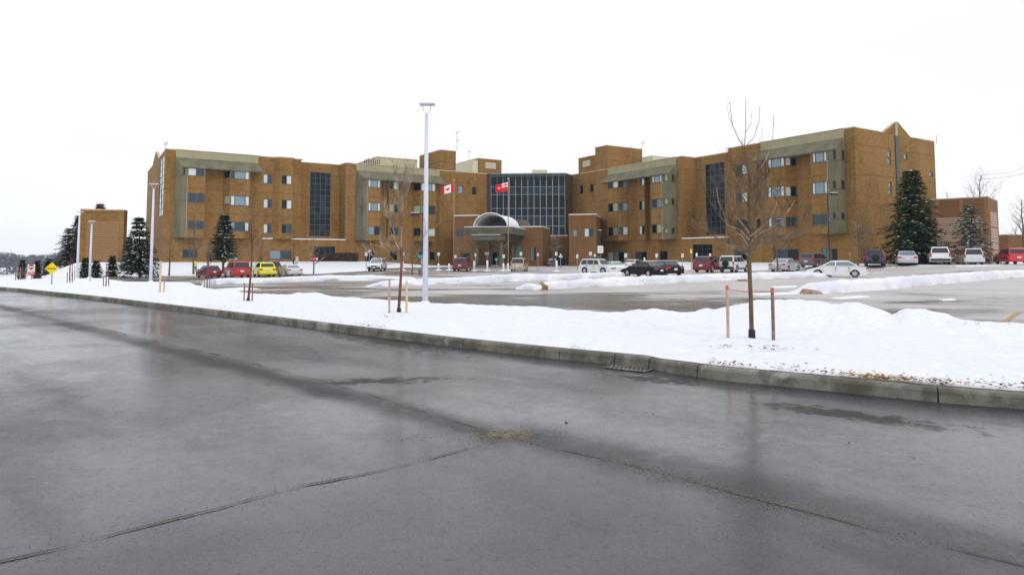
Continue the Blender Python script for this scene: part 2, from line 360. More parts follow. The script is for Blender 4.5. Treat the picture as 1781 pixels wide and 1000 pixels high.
# ---------------------------------------------------------------- ground, lot, road
def ground_z(x, y):
    z = rise(x, y)-.05
    for W, lim in ((WL, 46), (WR, 46)):
        p = Vector((x, y))-W.o; d = p.dot(W.n); t = p.dot(W.d)
        if d > -60: z += .85*sm(17, 1.5, d)*sm(lim, lim-14, t)*sm(-40, -14, t)
    r = x/max(y, 1.)
    if y > 40: z -= 11*sm(64, 150, y)*sm(-.63, -.74, r)
    return z
def axis(a, b, segs):
    """uneven grid lines: segs = [(from, to, step)]"""
    out = []
    for p, q, st in segs:
        k = max(1, int((q-p)/st)); out += [p+(q-p)*i/k for i in range(k)]
    return out+[segs[-1][1]]
xs = axis(0, 0, [(-1000, -400, 150), (-400, -100, 20), (-100, 90, 1.6), (90, 400, 30), (400, 1000, 150)])
ys = axis(0, 0, [(-200, 8, 40), (8, 40, 4), (40, 150, 1.6), (150, 400, 20), (400, 1000, 150)])
vs = [(x, y, ground_z(x, y)+(.05*nz(x*.25, y*.25)*sm(55, 75, y) if -100 < x < 90 and y < 150 else 0)) for y in ys for x in xs]; nx_ = len(xs)
b = MB(); b.mesh(vs, [(j*nx_+i, j*nx_+i+1, (j+1)*nx_+i+1, (j+1)*nx_+i) for j in range(len(ys)-1) for i in range(nx_-1)])
tag(b.build('snowy_ground', 'snow', smooth=True), kind='structure')

def lerp(tab, x):
    if x <= tab[0][0]: return tab[0][1]
    for (a, p), (c, q) in zip(tab, tab[1:]):
        if x <= c: return p+(q-p)*(x-a)/(c-a)
    return tab[-1][1]
KERB = [(-500, 486), (-200, 497), (0, 504.5), (35, 507.5), (102, 515), (175, 523), (260, 534), (400, 552), (600, 578.5), (800, 604.5), (971, 624),
        (1124, 639.6), (1150, 646), (1201, 653), (1250, 660.6), (1400, 675.5), (1629, 699), (1781, 711), (2100, 735), (2600, 768)]
EDGE = [(-500, 476), (0, 490), (100, 488.5), (190, 488.5), (250, 492), (345, 498.5), (371, 506), (420, 511.5), (480, 515), (500, 516), (560, 515), (596, 521), (668, 524), (740, 530), (880, 535),
        (936, 536.5), (984, 541.5), (1085, 546), (1200, 549), (1288, 550), (1413, 553), (1555, 556), (1612, 558), (1679, 563), (1781, 569), (2100, 580), (2600, 600)]
CREST = [(-500, 476), (0, 490), (345, 498), (371, 506), (420, 511), (480, 515), (500, 514), (518, 511), (545, 510), (560, 513), (596, 520.5), (668, 523), (740, 529), (880, 534),
         (936, 535.5), (984, 541), (1060, 545), (1085, 545), (1110, 541), (1127, 539.5), (1160, 543), (1200, 544), (1237, 538.6), (1270, 536), (1295, 532), (1315, 523.5), (1370, 523), (1414, 525), (1440, 529),
         (1467, 531), (1490, 530), (1516, 535), (1540, 545), (1555, 552.5), (1568, 543), (1580, 538.7), (1612, 542), (1651, 551.5), (1679, 560), (1781, 567), (2100, 578), (2600, 598)]
# columns follow the kerb, close together where the snow is near
cols = []
x = -500
while x < 2600: cols.append(x); x += 5 if x < 1000 else 6.5
ROWS = 46; b = MB(); vs = []
KT = .145
for px in cols:
    k = onz(px, lerp(KERB, px)); e = onz(px, lerp(EDGE, px)); dirn = (e-k); L = dirn.length; dirn /= L
    k = k+dirn*(.17/max(.3, 1)); c0 = k.lerp(e, .88); zc = max(.06, H-(lerp(CREST, px)-450)*c0.y/F*cos(0))
    for j in range(ROWS+1):
        t = j/ROWS; t = t**.8 if j else 0; p = k.lerp(e, t)
        base = KT+.005+.07*sm(0, .12, t)+.05*nz(p.x*.5, p.y*.5)*sm(0, .2, t)
        lump = (sm(.50, .86, t) if zc > .2 else sm(.75, .88, t))
        z = base*(1-lump)+max(zc, .03)*lump
        rough = .035*nz(p.x*1.7, p.y*1.7, 3)+.022*nz(p.x*4.5, p.y*4.5, 7)+(.05*nz(p.x*3, p.y*3, 11)*lump if zc > .15 else 0)
        z += rough*sm(0, .15, t)
        z *= sm(1.0, .95, t)
        if j == ROWS: z = -.04
        vs.append((p.x, p.y, z))
n = ROWS+1
b.mesh(vs, [(i*n+j, (i+1)*n+j, (i+1)*n+j+1, i*n+j+1) for i in range(len(cols)-1) for j in range(ROWS)])
tag(b.build('snow_verge', 'snow', smooth=True), kind='structure')
def verge_z(x, y):
    """height of the verge's surface, roughly (for things that stand in it)"""
    return .19

# kerb stones along the road
def kerb_pt(px): return onz(px, lerp(KERB, px))
kp = [kerb_pt(px) for px in [-200, -100, 0, 35]+list(range(60, 2500, 12))]
arc = [0.]
for p, q in zip(kp, kp[1:]): arc.append(arc[-1]+(q-p).length)
def at_arc(s):
    for i in range(len(arc)-1):
        if s <= arc[i+1]: t = (s-arc[i])/(arc[i+1]-arc[i]); return kp[i].lerp(kp[i+1], t), (kp[i+1]-kp[i]).normalized()
    return kp[-1], (kp[-1]-kp[-2]).normalized()
def arc_of(px):
    p = kerb_pt(px); return min(range(len(kp)), key=lambda i: (kp[i]-p).length) and arc[min(range(len(kp)), key=lambda i: (kp[i]-p).length)]
joints = sorted([arc_of(v) for v in (799, 971, 1072, 1124, 1206, 1629)])
s = joints[0]; pre = []
while s > 0: s -= 2.9; pre.append(max(0, s))
s = joints[-1]; post = []
while s < arc[-1]: s += 2.3; post.append(min(arc[-1], s))
joints = sorted(pre+joints+post)
kroot = empty('kerb', (0, 0, 0)); kroot['kind'] = 'structure'
for a, c in zip(joints, joints[1:]):
    if c-a < .2: continue
    m_ = max(1, int((c-a)/.3)); b = MB(); prof = [(0, -.05), (.012, .105), (.03, .135), (.055, KT), (.175, KT), (.18, -.05)]; rings = []
    for i in range(m_+1):
        p, d = at_arc(a+.008+(c-a-.016)*i/m_); nrm = Vector((-d.y, d.x, 0))
        if nrm.y < 0: nrm = -nrm
        for w, z in prof: rings.append((p.x+nrm.x*w, p.y+nrm.y*w, z+.004*nz(p.x*2, p.y*2, w*9)))
    q = len(prof)
    fs = [(i*q+j, i*q+j+1, (i+1)*q+j+1, (i+1)*q+j) for i in range(m_) for j in range(q-1)]+[tuple(range(q)), tuple(m_*q+j for j in range(q-1, -1, -1))]
    b.mesh(rings, fs); b.build('kerb_stone', 'kerb_concrete', kroot)
# dark bedding visible in the joints between the stones
b = MB(); vs = []; S_ = [arc[-1]*i/300 for i in range(301)]
for s in S_:
    p, d = at_arc(s); nrm = Vector((-d.y, d.x, 0)); nrm = nrm if nrm.y > 0 else -nrm
    vs += [(p.x+nrm.x*.04, p.y+nrm.y*.04, -.05), (p.x+nrm.x*.04, p.y+nrm.y*.04, .08), (p.x+nrm.x*.17, p.y+nrm.y*.17, .12), (p.x+nrm.x*.19, p.y+nrm.y*.19, -.05)]
b.mesh(vs, [(i*4+j, i*4+j+1, i*4+j+5, i*4+j+4) for i in range(300) for j in range(3)]); b.build('kerb_bedding', 'brown_soil', kroot)

# road sheet: from just under the kerb to well behind the camera, a fine grid with slight unevenness
b = MB(); vs = []; rows = 70; rc = [x for x in range(-500, 2601, 20)]
for px in rc:
    k = kerb_pt(px); near = Vector((k.x*.35-2.5*cos(0)-3, -14., 0)) if False else Vector((k.x*.6-5, -25, 0))
    k2 = k+Vector((.05, .05, 0))
    for j in range(rows+1):
        t = (j/rows)**2.2; p = k2.lerp(near, t); hgt = 0
        # the older layer lies a touch lower beyond the joint
        vs.append((p.x, p.y, .012*nz(p.x*.35, p.y*.35)*sm(0, .02, t)-.004))
n = rows+1
b.mesh(vs, [(i*n+j, i*n+j+1, (i+1)*n+j+1, (i+1)*n+j) for i in range(len(rc)-1) for j in range(rows)])
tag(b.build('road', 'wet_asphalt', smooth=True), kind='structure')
# the paving joints: open cracks edged with loose stones
def crack(pts, w, name):
    b = MB(); P = [onz(x, y) for x, y in pts]; k = 0; line = []
    for p, q in zip(P, P[1:]):
        m_ = max(2, int((q-p).length/.07))
        for i in range(m_): line.append(p.lerp(q, i/m_))
    vs = []
    for i, p in enumerate(line):
        d = (line[min(i+1, len(line)-1)]-line[max(i-1, 0)]).normalized(); nn = Vector((-d.y, d.x, 0))
        off = nn*(.045*nz(p.x*1.5, p.y*1.5)+.012*nz(p.x*9, p.y*9)); ww = w*max(.02, 1.9*abs(nz(p.x*1.6, p.y*1.6, 5))+.8*abs(nz(p.x*9, p.y*9))-.12)
        z = .012*nz(p.x*.35, p.y*.35)
        vs += [tuple(p+off-nn*ww+V2(0, 0, z+.003)), tuple(p+off+nn*ww+V2(0, 0, z+.003))]
    b.mesh(vs, [(2*i, 2*i+1, 2*i+3, 2*i+2) for i in range(len(line)-1)])
    o = tag(b.build(name, 'seam'), kind='structure'); return line
SE1 = crack([(-60, 985), (120, 948), (330, 895), (560, 838), (720, 805), (800, 786), (872, 762)], .013, 'road_joint')
SE2 = crack([(150, 566), (400, 622), (560, 662), (680, 697), (800, 733), (880, 757)], .009, 'road_joint')
SE3 = crack([(880, 757), (1010, 789), (1150, 822), (1300, 862), (1500, 915), (1700, 962), (1900, 1008)], .008, 'road_joint')
def stones(name, spots, m_, label=None):
    b = MB()
    for (x, y, r) in spots:
        z = .012*nz(x*.35, y*.35)
        a = random.random()*6; vs = [(x+cos(a+k*2*pi/5)*r*random.uniform(.7, 1.1), y+sin(a+k*2*pi/5)*r*random.uniform(.7, 1.1), z) for k in range(5)]+[(x, y, z+r*random.uniform(.5, 1.))]
        b.mesh(vs, [(k, (k+1) % 5, 5) for k in range(5)])
    return tag(b.build(name, m_), kind='stuff', label=label)
sp = []; sp2 = []
for line, nn, wd_ in ((SE1, 700, .07), (SE2, 700, .07), (SE3, 4200, .07)):
    for _ in range(nn):
        p = random.choice(line)
        if nz(p.x*1.1, p.y*1.1, 8) < random.uniform(-.5, .25): continue
        g_ = (random.gauss(0, wd_), random.gauss(0, wd_)); (sp if random.random() < .6 else sp2).append((p.x+g_[0], p.y+g_[1], random.uniform(.0015, .005)))
c0 = onz(880, 755)
for _ in range(1500): sp2.append((c0.x+random.gauss(0, .13), c0.y+random.gauss(0, .08), random.uniform(.002, .006)))
for _ in range(60): sp.append((c0.x+random.gauss(-.15, .42), c0.y+random.gauss(0, .22), random.uniform(.003, .009)))
for _ in range(1500):
    p = onz(random.uniform(-100, 1900), random.uniform(700, 1020)); sp.append((p.x, p.y, random.uniform(.0015, .004)))
for q in ((985, 734, .018), (1477, 768, .014), (1590, 795, .010), (1136, 718, .012), (1030, 681, .012)): p = onz(q[0], q[1]); sp.append((p.x, p.y, q[2]))
stones('dark_gravel', sp, 'gravel', 'loose dark grit strewn along the road joints'); stones('tan_gravel', sp2, 'gravel_tan', 'loose tan grit and sand heaped where the road joints meet')
# leaf litter along the kerb's top
b = MB()
def leaf(b, p, r, mi):
    a = random.random()*6.28; t1, t2 = random.uniform(-.5, .9), random.uniform(-.6, .6); u = Vector((cos(a), sin(a), t2*.6))*r; w = Vector((-sin(a), cos(a), t1*.8))*r*.55
    p = Vector(p); b.face([p-u, p-w, p+u, p+w], mi)
for px0, px1, cnt, mi, spread in ((1215, 1300, 60, 0, .05), (1335, 1460, 70, 0, .07), (1455, 1580, 260, 1, .05), (1500, 1560, 90, 1, .06), (1560, 1660, 150, 0, .07), (1640, 1700, 50, 1, .06), (1690, 2100, 260, 0, .10), (975, 1010, 14, 0, .06), (600, 660, 50, 0, .08), (340, 375, 26, 0, .1), (360, 600, 40, 0, .2), (1216, 1400, 30, 0, .1)):
    for _ in range(cnt):
        px = random.uniform(px0, px1); p = kerb_pt(px); q, d = p, (kerb_pt(px+3)-p).normalized(); nn = Vector((-d.y, d.x, 0)); nn = nn if nn.y > 0 else -nn
        w = .16+abs(random.gauss(0, spread)); p = p+nn*w; leaf(b, (p.x, p.y, KT+.015+random.random()*.03+(w-.16)*.25), random.uniform(.012, .028), mi)
tag(b.build('fallen_leaves', ['leaf_brown', 'leaf_yellow']), kind='stuff', label='brown and yellow leaves caught along the top of the kerb')
# gutter drain under the kerb
dr = empty('storm_drain', onz(1091, 640.5), 0, 'black barred gutter drain set against the kerb', 'drain')
d_ = (kerb_pt(1110)-kerb_pt(1070)).normalized(); ang = atan2(d_.y, d_.x)
b = MB()
for k in (-1, 1): b.box((0, k*.12, .004), (.60, .02, .008), 0); b.box((k*.30, 0, .004), (.02, .24, .008), 0)
b.build('frame', 'kerb_concrete', dr)
for k in range(9): b = MB(); b.box((-.25+k*.062, 0, .003), (.028, .22, .009), 0, .35); b.build('bar', 'kerb_concrete', dr)
b = MB(); b.box((0, 0, -.001), (.58, .23, .004)); b.build('drain_pit', 'rubber_black', dr)
dr.rotation_euler = (0, 0, ang); dr.location.y -= .06; dr.location.z = .006

# parking lot asphalt, one sheet on columns
LN = [(190, 488), (335, 489), (350, 503), (371, 512), (700, 560), (1000, 590), (1300, 620), (1781, 660), (2300, 700)]
LF = [(190, 480), (330, 480), (480, 476), (540, 473), (640, 469), (700, 465.5), (860, 463), (1010, 462), (1085, 464), (1180, 469), (1300, 469.5), (1781, 470), (2300, 471)]
b = MB(); vs = []; rc = list(range(190, 2301, 10)); rows = 30
for px in rc:
    a, e = lot(px, lerp(LN, px)), lot(px, lerp(LF, px))
    for j in range(rows+1):
        p = a.lerp(e, (j/rows)**1.5); z = rise(p.x, p.y)
        p.z = max(z, ground_z(p.x, p.y)+.015 if j < rows else z)
        vs.append(tuple(p))
n = rows+1
b.mesh(vs, [(i*n+j, (i+1)*n+j, (i+1)*n+j+1, i*n+j+1) for i in range(len(rc)-1) for j in range(rows)])
tag(b.build('parking_lot', 'lot_asphalt', smooth=True), kind='structure')
def strip(pts, w, m_, name, z=.006):
    b = MB()
    for p, q in zip(pts, pts[1:]):
        p, q = lot(*p), lot(*q); d = (q-p).normalized(); nn = Vector((-d.y, d.x, 0))*w/2
        b.face([p-nn+V2(0, 0, z), p+nn+V2(0, 0, z), q+nn+V2(0, 0, z), q-nn+V2(0, 0, z)])
    return tag(b.build(name, m_), kind='structure')
strip([(1541, 554), (1580, 537)], .13, 'yellow_paint', 'bay_line'); strip([(1744, 563), (1772, 543)], .12, 'yellow_paint', 'bay_line')
strip([(1195, 547), (1244, 538)], .12, 'yellow_paint', 'bay_line'); strip([(1000, 531), (1200, 533)], .12, 'yellow_paint', 'bay_line')

# ploughed snow on the lot's islands
def ridge(name, bot, top, width, label, m_='snow_dirty', step=3.5, seed=0, slope=.35, tail=0.):
    x0, x1 = bot[0][0], bot[-1][0]; nn = max(6, int((x1-x0)/step)); vs = []; prof = 9
    for i in range(nn+1):
        px = x0+(x1-x0)*i/nn; p = lot(px, lerp(bot, px)); away = Vector((p.x, p.y, 0)).normalized()
        away = (away*.5+Vector((0, 1, 0))*.5).normalized()
        zt = max(.04, H-(lerp(top, px)-450)*(p.y+.35)/F-p.z); endf = sm(0, .03, i/nn)*sm(1, .985, i/nn)
        zt *= endf
        for j, (w, h) in enumerate(((0, 0), (.04, .25), (.10, .62), (.2, .92), (.35, 1.), (.6, 1.02), (.8, .9), (.93, .5), (1., -.1))):
            q = p+away*((w*width) if j > 4 else w*slope*2.+(0)); r = nz(q.x*1.1+seed, q.y*1.1, j*.35)*.10+nz(q.x*3.5, q.y*3.5, seed+j)*.05
            z = p.z+h*zt*(1+r*1.3)+(-.02 if j in (0, 8) else 0); q2 = q+away*(r*.5 if 0 < j < 8 else 0)
            if j == 0: q2 = q+away*(nz(q.x*.9, q.y*.9, seed)*.28)
            vs.append((q2.x, q2.y, z))
    b = MB(); b.mesh(vs, [(i*prof+j, (i+1)*prof+j, (i+1)*prof+j+1, i*prof+j+1) for i in range(nn) for j in range(prof-1)])
    return tag(b.build(name, m_, smooth=True), label, 'snow bank', 'ploughed snow banks on the parking islands')
ridge('snow_bank', [(897, 503), (930, 505), (960, 503.5), (1000, 501), (1085, 497), (1200, 491), (1280, 487.5), (1403, 483), (1450, 482)],
      [(897, 499), (920, 494), (935, 496), (952, 491), (1082, 482.5), (1200, 479), (1300, 475), (1400, 473), (1450, 476)], 2.4, 'long snow bank beyond the tan boulder, ending by the white sedan', seed=3)
ridge('snow_bank', [(632, 499.5), (660, 498.5), (738, 495), (820, 492.5), (860, 491), (955, 487.5), (1083, 481.5), (1092, 480)],
      [(632, 498), (660, 490), (738, 485.5), (820, 482.5), (860, 478.5), (900, 476.5), (946, 478), (1083, 473.5), (1092, 476)], 3.0, 'snow bank in front of the entrance drive, running to the black sedan', seed=9)
ridge('snow_bank', [(343, 501), (352, 499), (371, 494.5), (479, 491), (560, 488), (640, 487.5), (720, 486)],
      [(343, 498), (352, 487), (392, 484), (455, 484.5), (520, 481.5), (560, 479.5), (640, 479.5), (720, 483)], 2.6, 'flat snow strip in front of the yellow and red cars', seed=15, m_='snow')
ridge('snow_bank', [(1392, 511), (1440, 510.5), (1536, 504.5), (1612, 497), (1670, 491.5), (1781, 482.5), (2100, 465+8)],
      [(1392, 509), (1405, 503), (1426, 492.5), (1500, 487.5), (1536, 486), (1650, 477), (1727, 472.5), (1781, 470.5), (2100, 468)], 2.6, 'rising snow bank at the right edge, beyond the yellow bay line', seed=21)
def patch(pxs, label, th=.03):
    P = [lot(x, y) for x, y in pxs]; c = sum(P, Vector())/len(P); b = MB(); n_ = len(P)*6; ring = []
    for i in range(len(P)):
        for k in range(6):
            p = P[i].lerp(P[(i+1) % len(P)], k/6); d = (p-c); p = p+d*(.25*nz(p.x*.8, p.y*.8, 4)+.1*nz(p.x*3, p.y*3)); ring.append(p)
    vs = [(p.x, p.y, p.z-.01) for p in ring]+[((p.x*.8+c.x*.2), (p.y*.8+c.y*.2), p.z+th) for p in ring]+[(c.x, c.y, c.z+th*1.2)]
    b.mesh(vs, [(i, (i+1) % n_, n_+(i+1) % n_, n_+i) for i in range(n_)]+[(n_+i, n_+(i+1) % n_, 2*n_) for i in range(n_)])
    return tag(b.build('snow_patch', 'snow', smooth=True), label, 'snow patch', 'thin snow patches left on the asphalt')
patch([(1300, 511), (1390, 508), (1400, 511), (1320, 514)], 'thin snow patch beside the reddish rock')
patch([(1440, 519), (1500, 514), (1520, 516), (1460, 521)], 'thin snow patch in front of the right-hand snow bank')
patch([(1340, 499), (1385, 497), (1390, 499), (1350, 501)], 'small snow patch on the dry pale asphalt')
patch([(370, 503), (420, 500), (460, 503), (400, 507)], 'snow patch at the left tip of the main lot')
patch([(1630, 521), (1660, 519), (1665, 522), (1640, 523)], 'smallest snow patch, far right of the lot', .02)
def rock(px, py, w, h, m_, label, seed):
    p = lot(px, py); b = MB(); bm = bmesh.new(); bmesh.ops.create_icosphere(bm, subdivisions=2, radius=1)
    for v in bm.verts:
        k = 1+.35*noise.noise(v.co*1.3+Vector((seed, 0, 0))); v.co = Vector((v.co.x*w/2*k, v.co.y*w*.4*k, max(-.1, v.co.z)*h*k))
    me = bpy.data.meshes.new('boulder'); bm.to_mesh(me); bm.free(); me.materials.append(M[m_]); o = bpy.data.objects.new('boulder', me); col.objects.link(o); o.location = p
    return tag(o, label, 'boulder', 'boulders at the ends of the parking islands')
rock(942, 504, .62, .36, 'rock_tan', 'tan boulder sitting in the end of a snow bank', 1)
rock(1290, 489, .9, .14, 'rock_tan', 'low flat brown rock on the snow bank behind the staked tree', 5)
rock(1408, 511, 1.0, .22, 'rock_red', 'reddish rock at the tip of the right-hand snow bank', 9)
# muddy scraps on the verge by the trees
b = MB()
for (px, py, n_, sx_) in ((1335, 612, 26, .22), (1290, 607, 40, .35), (668, 553, 14, .2), (680, 556, 8, .1), (1700, 566, 8, .2)):
    c = onz(px, py, .2)
    for _ in range(n_): leaf(b, (c.x+random.gauss(0, sx_), c.y+random.gauss(0, .05), .235+random.random()*.02), random.uniform(.01, .03), 0)
tag(b.build('soil_crumbs', 'brown_soil'), kind='stuff', label='dark soil crumbs on the snow by the young trees')
# ---------------------------------------------------------------- the hospital
HB = empty('hospital_building', (0, 70, 0), 0, 'large tan brick four-storey hospital with two wings and a dark glass centre', 'hospital')
def P(o, **k):       # keep world placement while parenting
    o.parent = HB; o.matrix_parent_inverse = Matrix.Translation(-HB.location); return o
def on_seg(seg, px, py):
    """pixel -> (s along the wall, z, distance)"""
    A, B = seg; r = ray(px, py); a = Vector((r.x, r.y)); D = (B-A).normalized(); det = a.x*(-D.y)+D.x*a.y
    if abs(det) < 1e-9: return None
    k = (A.x*(-D.y)+D.x*A.y)/det
    return (a*k-A).dot(D), H+r.z*k, k
def wall(name, segs, mat_, rects=(), parent=None, z0=0., z1=RZ, inset=.2):
    """segs = [(A, B, z0, z1)], rects = pixel rectangles with a window kind; cuts real openings and returns where the windows go"""
    b = MB(); wins = []
    info = [[s, []] for s in segs]
    for rc_ in rects:
        x0, y0, x1, y1, kind = rc_; mx_, my_ = (x0+x1)/2, (y0+y1)/2; best = None
        for it in info:
            A, B, za, zb = it[0]; h_ = on_seg((A, B), mx_, my_)
            if not h_: continue
            s_, z_, k_ = h_
            if k_ > 0 and -.02 <= s_ <= (B-A).length+.02 and za-.05 <= z_ <= zb+.05 and (best is None or k_ < best[0]): best = (k_, it)
        if not best: print('NO WALL FOR', rc_); continue
        it = best[1]; A, B, za, zb = it[0]; L = (B-A).length
        sa, sb = sorted((on_seg((A, B), x0, my_)[0], on_seg((A, B), x1, my_)[0])); zt = on_seg((A, B), mx_, y0)[1]; zl = on_seg((A, B), mx_, y1)[1]
        sa = max(sa, .03); sb = min(sb, L-.03); zl = max(zl, za+.02); zt = min(zt, zb-.02)
        it[1].append((sa, sb, zl, zt, kind))
    us = 0.
    for (A, B, za, zb), ops in info:
        D = (B-A); L = D.length; D = D/L; N = Vector((-D.y, D.x)); N = N if N.dot(-(A+B)/2) > 0 else -N
        ss = sorted({0., L, *[o[0] for o in ops], *[o[1] for o in ops]}); zz = sorted({za, zb, *[o[2] for o in ops], *[o[3] for o in ops]})
        for i in range(len(ss)-1):
            for j in range(len(zz)-1):
                ms, mz = (ss[i]+ss[i+1])/2, (zz[j]+zz[j+1])/2
                if any(o[0] < ms < o[1] and o[2] < mz < o[3] for o in ops): continue
                a, c = A+D*ss[i], A+D*ss[i+1]
                b.face([(a.x, a.y, zz[j]), (c.x, c.y, zz[j]), (c.x, c.y, zz[j+1]), (a.x, a.y, zz[j+1])], 0,
                       [(us+ss[i], zz[j]), (us+ss[i+1], zz[j]), (us+ss[i+1], zz[j+1]), (us+ss[i], zz[j+1])])
        for o in ops:
            a, c, e = A+D*o[0], A+D*o[1], N*(-inset)
            q = [(a.x, a.y, o[2]), (c.x, c.y, o[2]), (c.x, c.y, o[3]), (a.x, a.y, o[3])]; q2 = [(p[0]+e.x, p[1]+e.y, p[2]) for p in q]
            for k in range(4):
                k2 = (k+1) % 4; b.face([q[k], q[k2], q2[k2], q2[k]], 0, [(0, 0), (.3, 0), (.3, .3), (0, .3)])
            wins.append((A, D, N, o))
        us += L
    ob = P(b.build(name, mat_))
    for w in wins: window(*w)
    return ob
PANES = {'w2': 2, 'w1': 1, 'w3': 3}
LOOK = {'ld': ['curtain', 'glass_mid'], 'dl': ['glass_dark', 'curtain'], 'ss': ['glass_sky', 'glass_mid'], 'dd': ['glass_dark', 'glass_mid'], 'sd': ['glass_sky', 'glass_dark'], 'gd': ['curtain_green', 'glass_dark'],
        'mm': ['glass_mid', 'glass_mid'], 'lsl': ['curtain', 'glass_sky', 'curtain'], 'mls': ['glass_mid', 'glass_sky', 'curtain'], 'g': ['curtain_green'], 'd': ['glass_dark'], 'm': ['glass_mid'], 's': ['glass_sky'], 'l': ['curtain'],
        'dlsl': ['curtain_green', 'glass_dark', 'glass_sky', 'curtain'], 'll': ['curtain', 'curtain'], 'dm': ['glass_dark', 'glass_mid'], 't': ['glass_teal'], 'td': ['glass_teal', 'glass_dark'], 'sml': ['glass_sky', 'glass_mid', 'curtain']}
def bars(b, A, D, N, s0, s1, z0, z1, back, th, dep, mi=0):
    a = A+D*s0-N*back; b.obox((a.x, a.y, z0), (D.x*(s1-s0), D.y*(s1-s0), 0), (N.x*dep, N.y*dep, 0), (0, 0, z1-z0), mi)
def window(A, D, N, o):
    s0, s1, z0, z1, kind = o
    if kind.startswith('grid'):
        _, nc, nr, mname, fr = kind.split(':'); nc, nr = int(nc), int(nr); fw = .024; back = .10; mats = [mname]*nc*nr; frame = fr
        cu = [s0+(s1-s0)*i/nc for i in range(nc+1)]; cv = [z0+(z1-z0)*j/nr for j in range(nr+1)]
    else:
        looks = LOOK[kind]; nc, nr = len(looks), 1; fw = .05; back = .16; frame = 'frame_metal'
        cu = [s0+(s1-s0)*i/nc for i in range(nc+1)]; cv = [z0, z1]
        if nc == 3: cu = [s0, s0+(s1-s0)*.22, s0+(s1-s0)*.78, s1]
        mats = looks*nr
    b = MB()
    for i, c in enumerate(cu):
        lo = c if i == 0 else (c-fw*2 if i == nc else c-fw); bars(b, A, D, N, lo, lo+fw*2, z0, z1, back, 0, .08)
    for j, c in enumerate(cv):
        lo = c if j == 0 else (c-fw*2 if j == nr else c-fw); bars(b, A, D, N, s0+.002, s1-.002, lo, lo+fw*2, back+.004, 0, .07)
    if not kind.startswith('grid'):   # sill
        bars(b, A, D, N, s0-.05, s1+.05, z0-.07, z0-.005, back-.06, 0, .15)
    w = P(b.build('window' if not kind.startswith('grid') else 'curtain_wall', frame))
    for j in range(nr):
        for i in range(nc):
            m_ = mats[i] if nr == 1 else mats[0]
            if nr > 1 and random.random() < .12: m_ = 'glass_dark'
            if nr > 2 and m_ == 'glass_navy' and random.random() < .25: m_ = 'glass_blue'
            a, c = A+D*(cu[i]+fw*.6)-N*(back-.02), A+D*(cu[i+1]-fw*.6)-N*(back-.02); j1 = random.uniform(-.006, .006); j2 = random.uniform(-.006, .006)
            b = MB(); e = N*(-.02)
            q = [(a.x+N.x*j1, a.y+N.y*j1, cv[j]+fw*.6), (c.x+N.x*j2, c.y+N.y*j2, cv[j]+fw*.6), (c.x-N.x*j1, c.y-N.y*j1, cv[j+1]-fw*.6), (a.x-N.x*j2, a.y-N.y*j2, cv[j+1]-fw*.6)]
            b.face(q); b.face([(p[0]+e.x, p[1]+e.y, p[2]) for p in q][::-1])
            for k in range(4):
                p, p2 = q[k], q[(k+1) % 4]; b.face([p, p2, (p2[0]+e.x, p2[1]+e.y, p2[2]), (p[0]+e.x, p[1]+e.y, p[2])])
            pn = b.build('pane', m_); pn.parent = w
FB = 4.75       # underside of the projecting upper floors
def plan(W, items):
    """items: (photo x, photo y, offset) or ('=', offset); -> list of (s, d)"""
    out = []
    for it in items:
        if it[0] == '=': out.append((out[-1][0], it[1]))
        else: out.append((W.s(it[0], it[1], it[2]), it[2]))
    return out
def segs_of(W, pl, z0, z1):
    # bays stop below the hood; the wall plane runs on above them
    out = []
    for a, c in zip(pl, pl[1:]):
        if (Vector(a)-Vector(c)).length <= .02: continue
        bay = max(a[1], c[1]) > 1. or (max(a[1], c[1]) > .8 and W is WL and a[0] > 30) 
        out.append((W.pt(*a), W.pt(*c), z0, z1-2.8 if bay else z1))
        if bay and abs(a[0]-c[0]) > .02: out.append((W.pt(a[0], 0), W.pt(c[0], 0), z1-2.8, z1-1.1))
    return out
D_ = 1.7
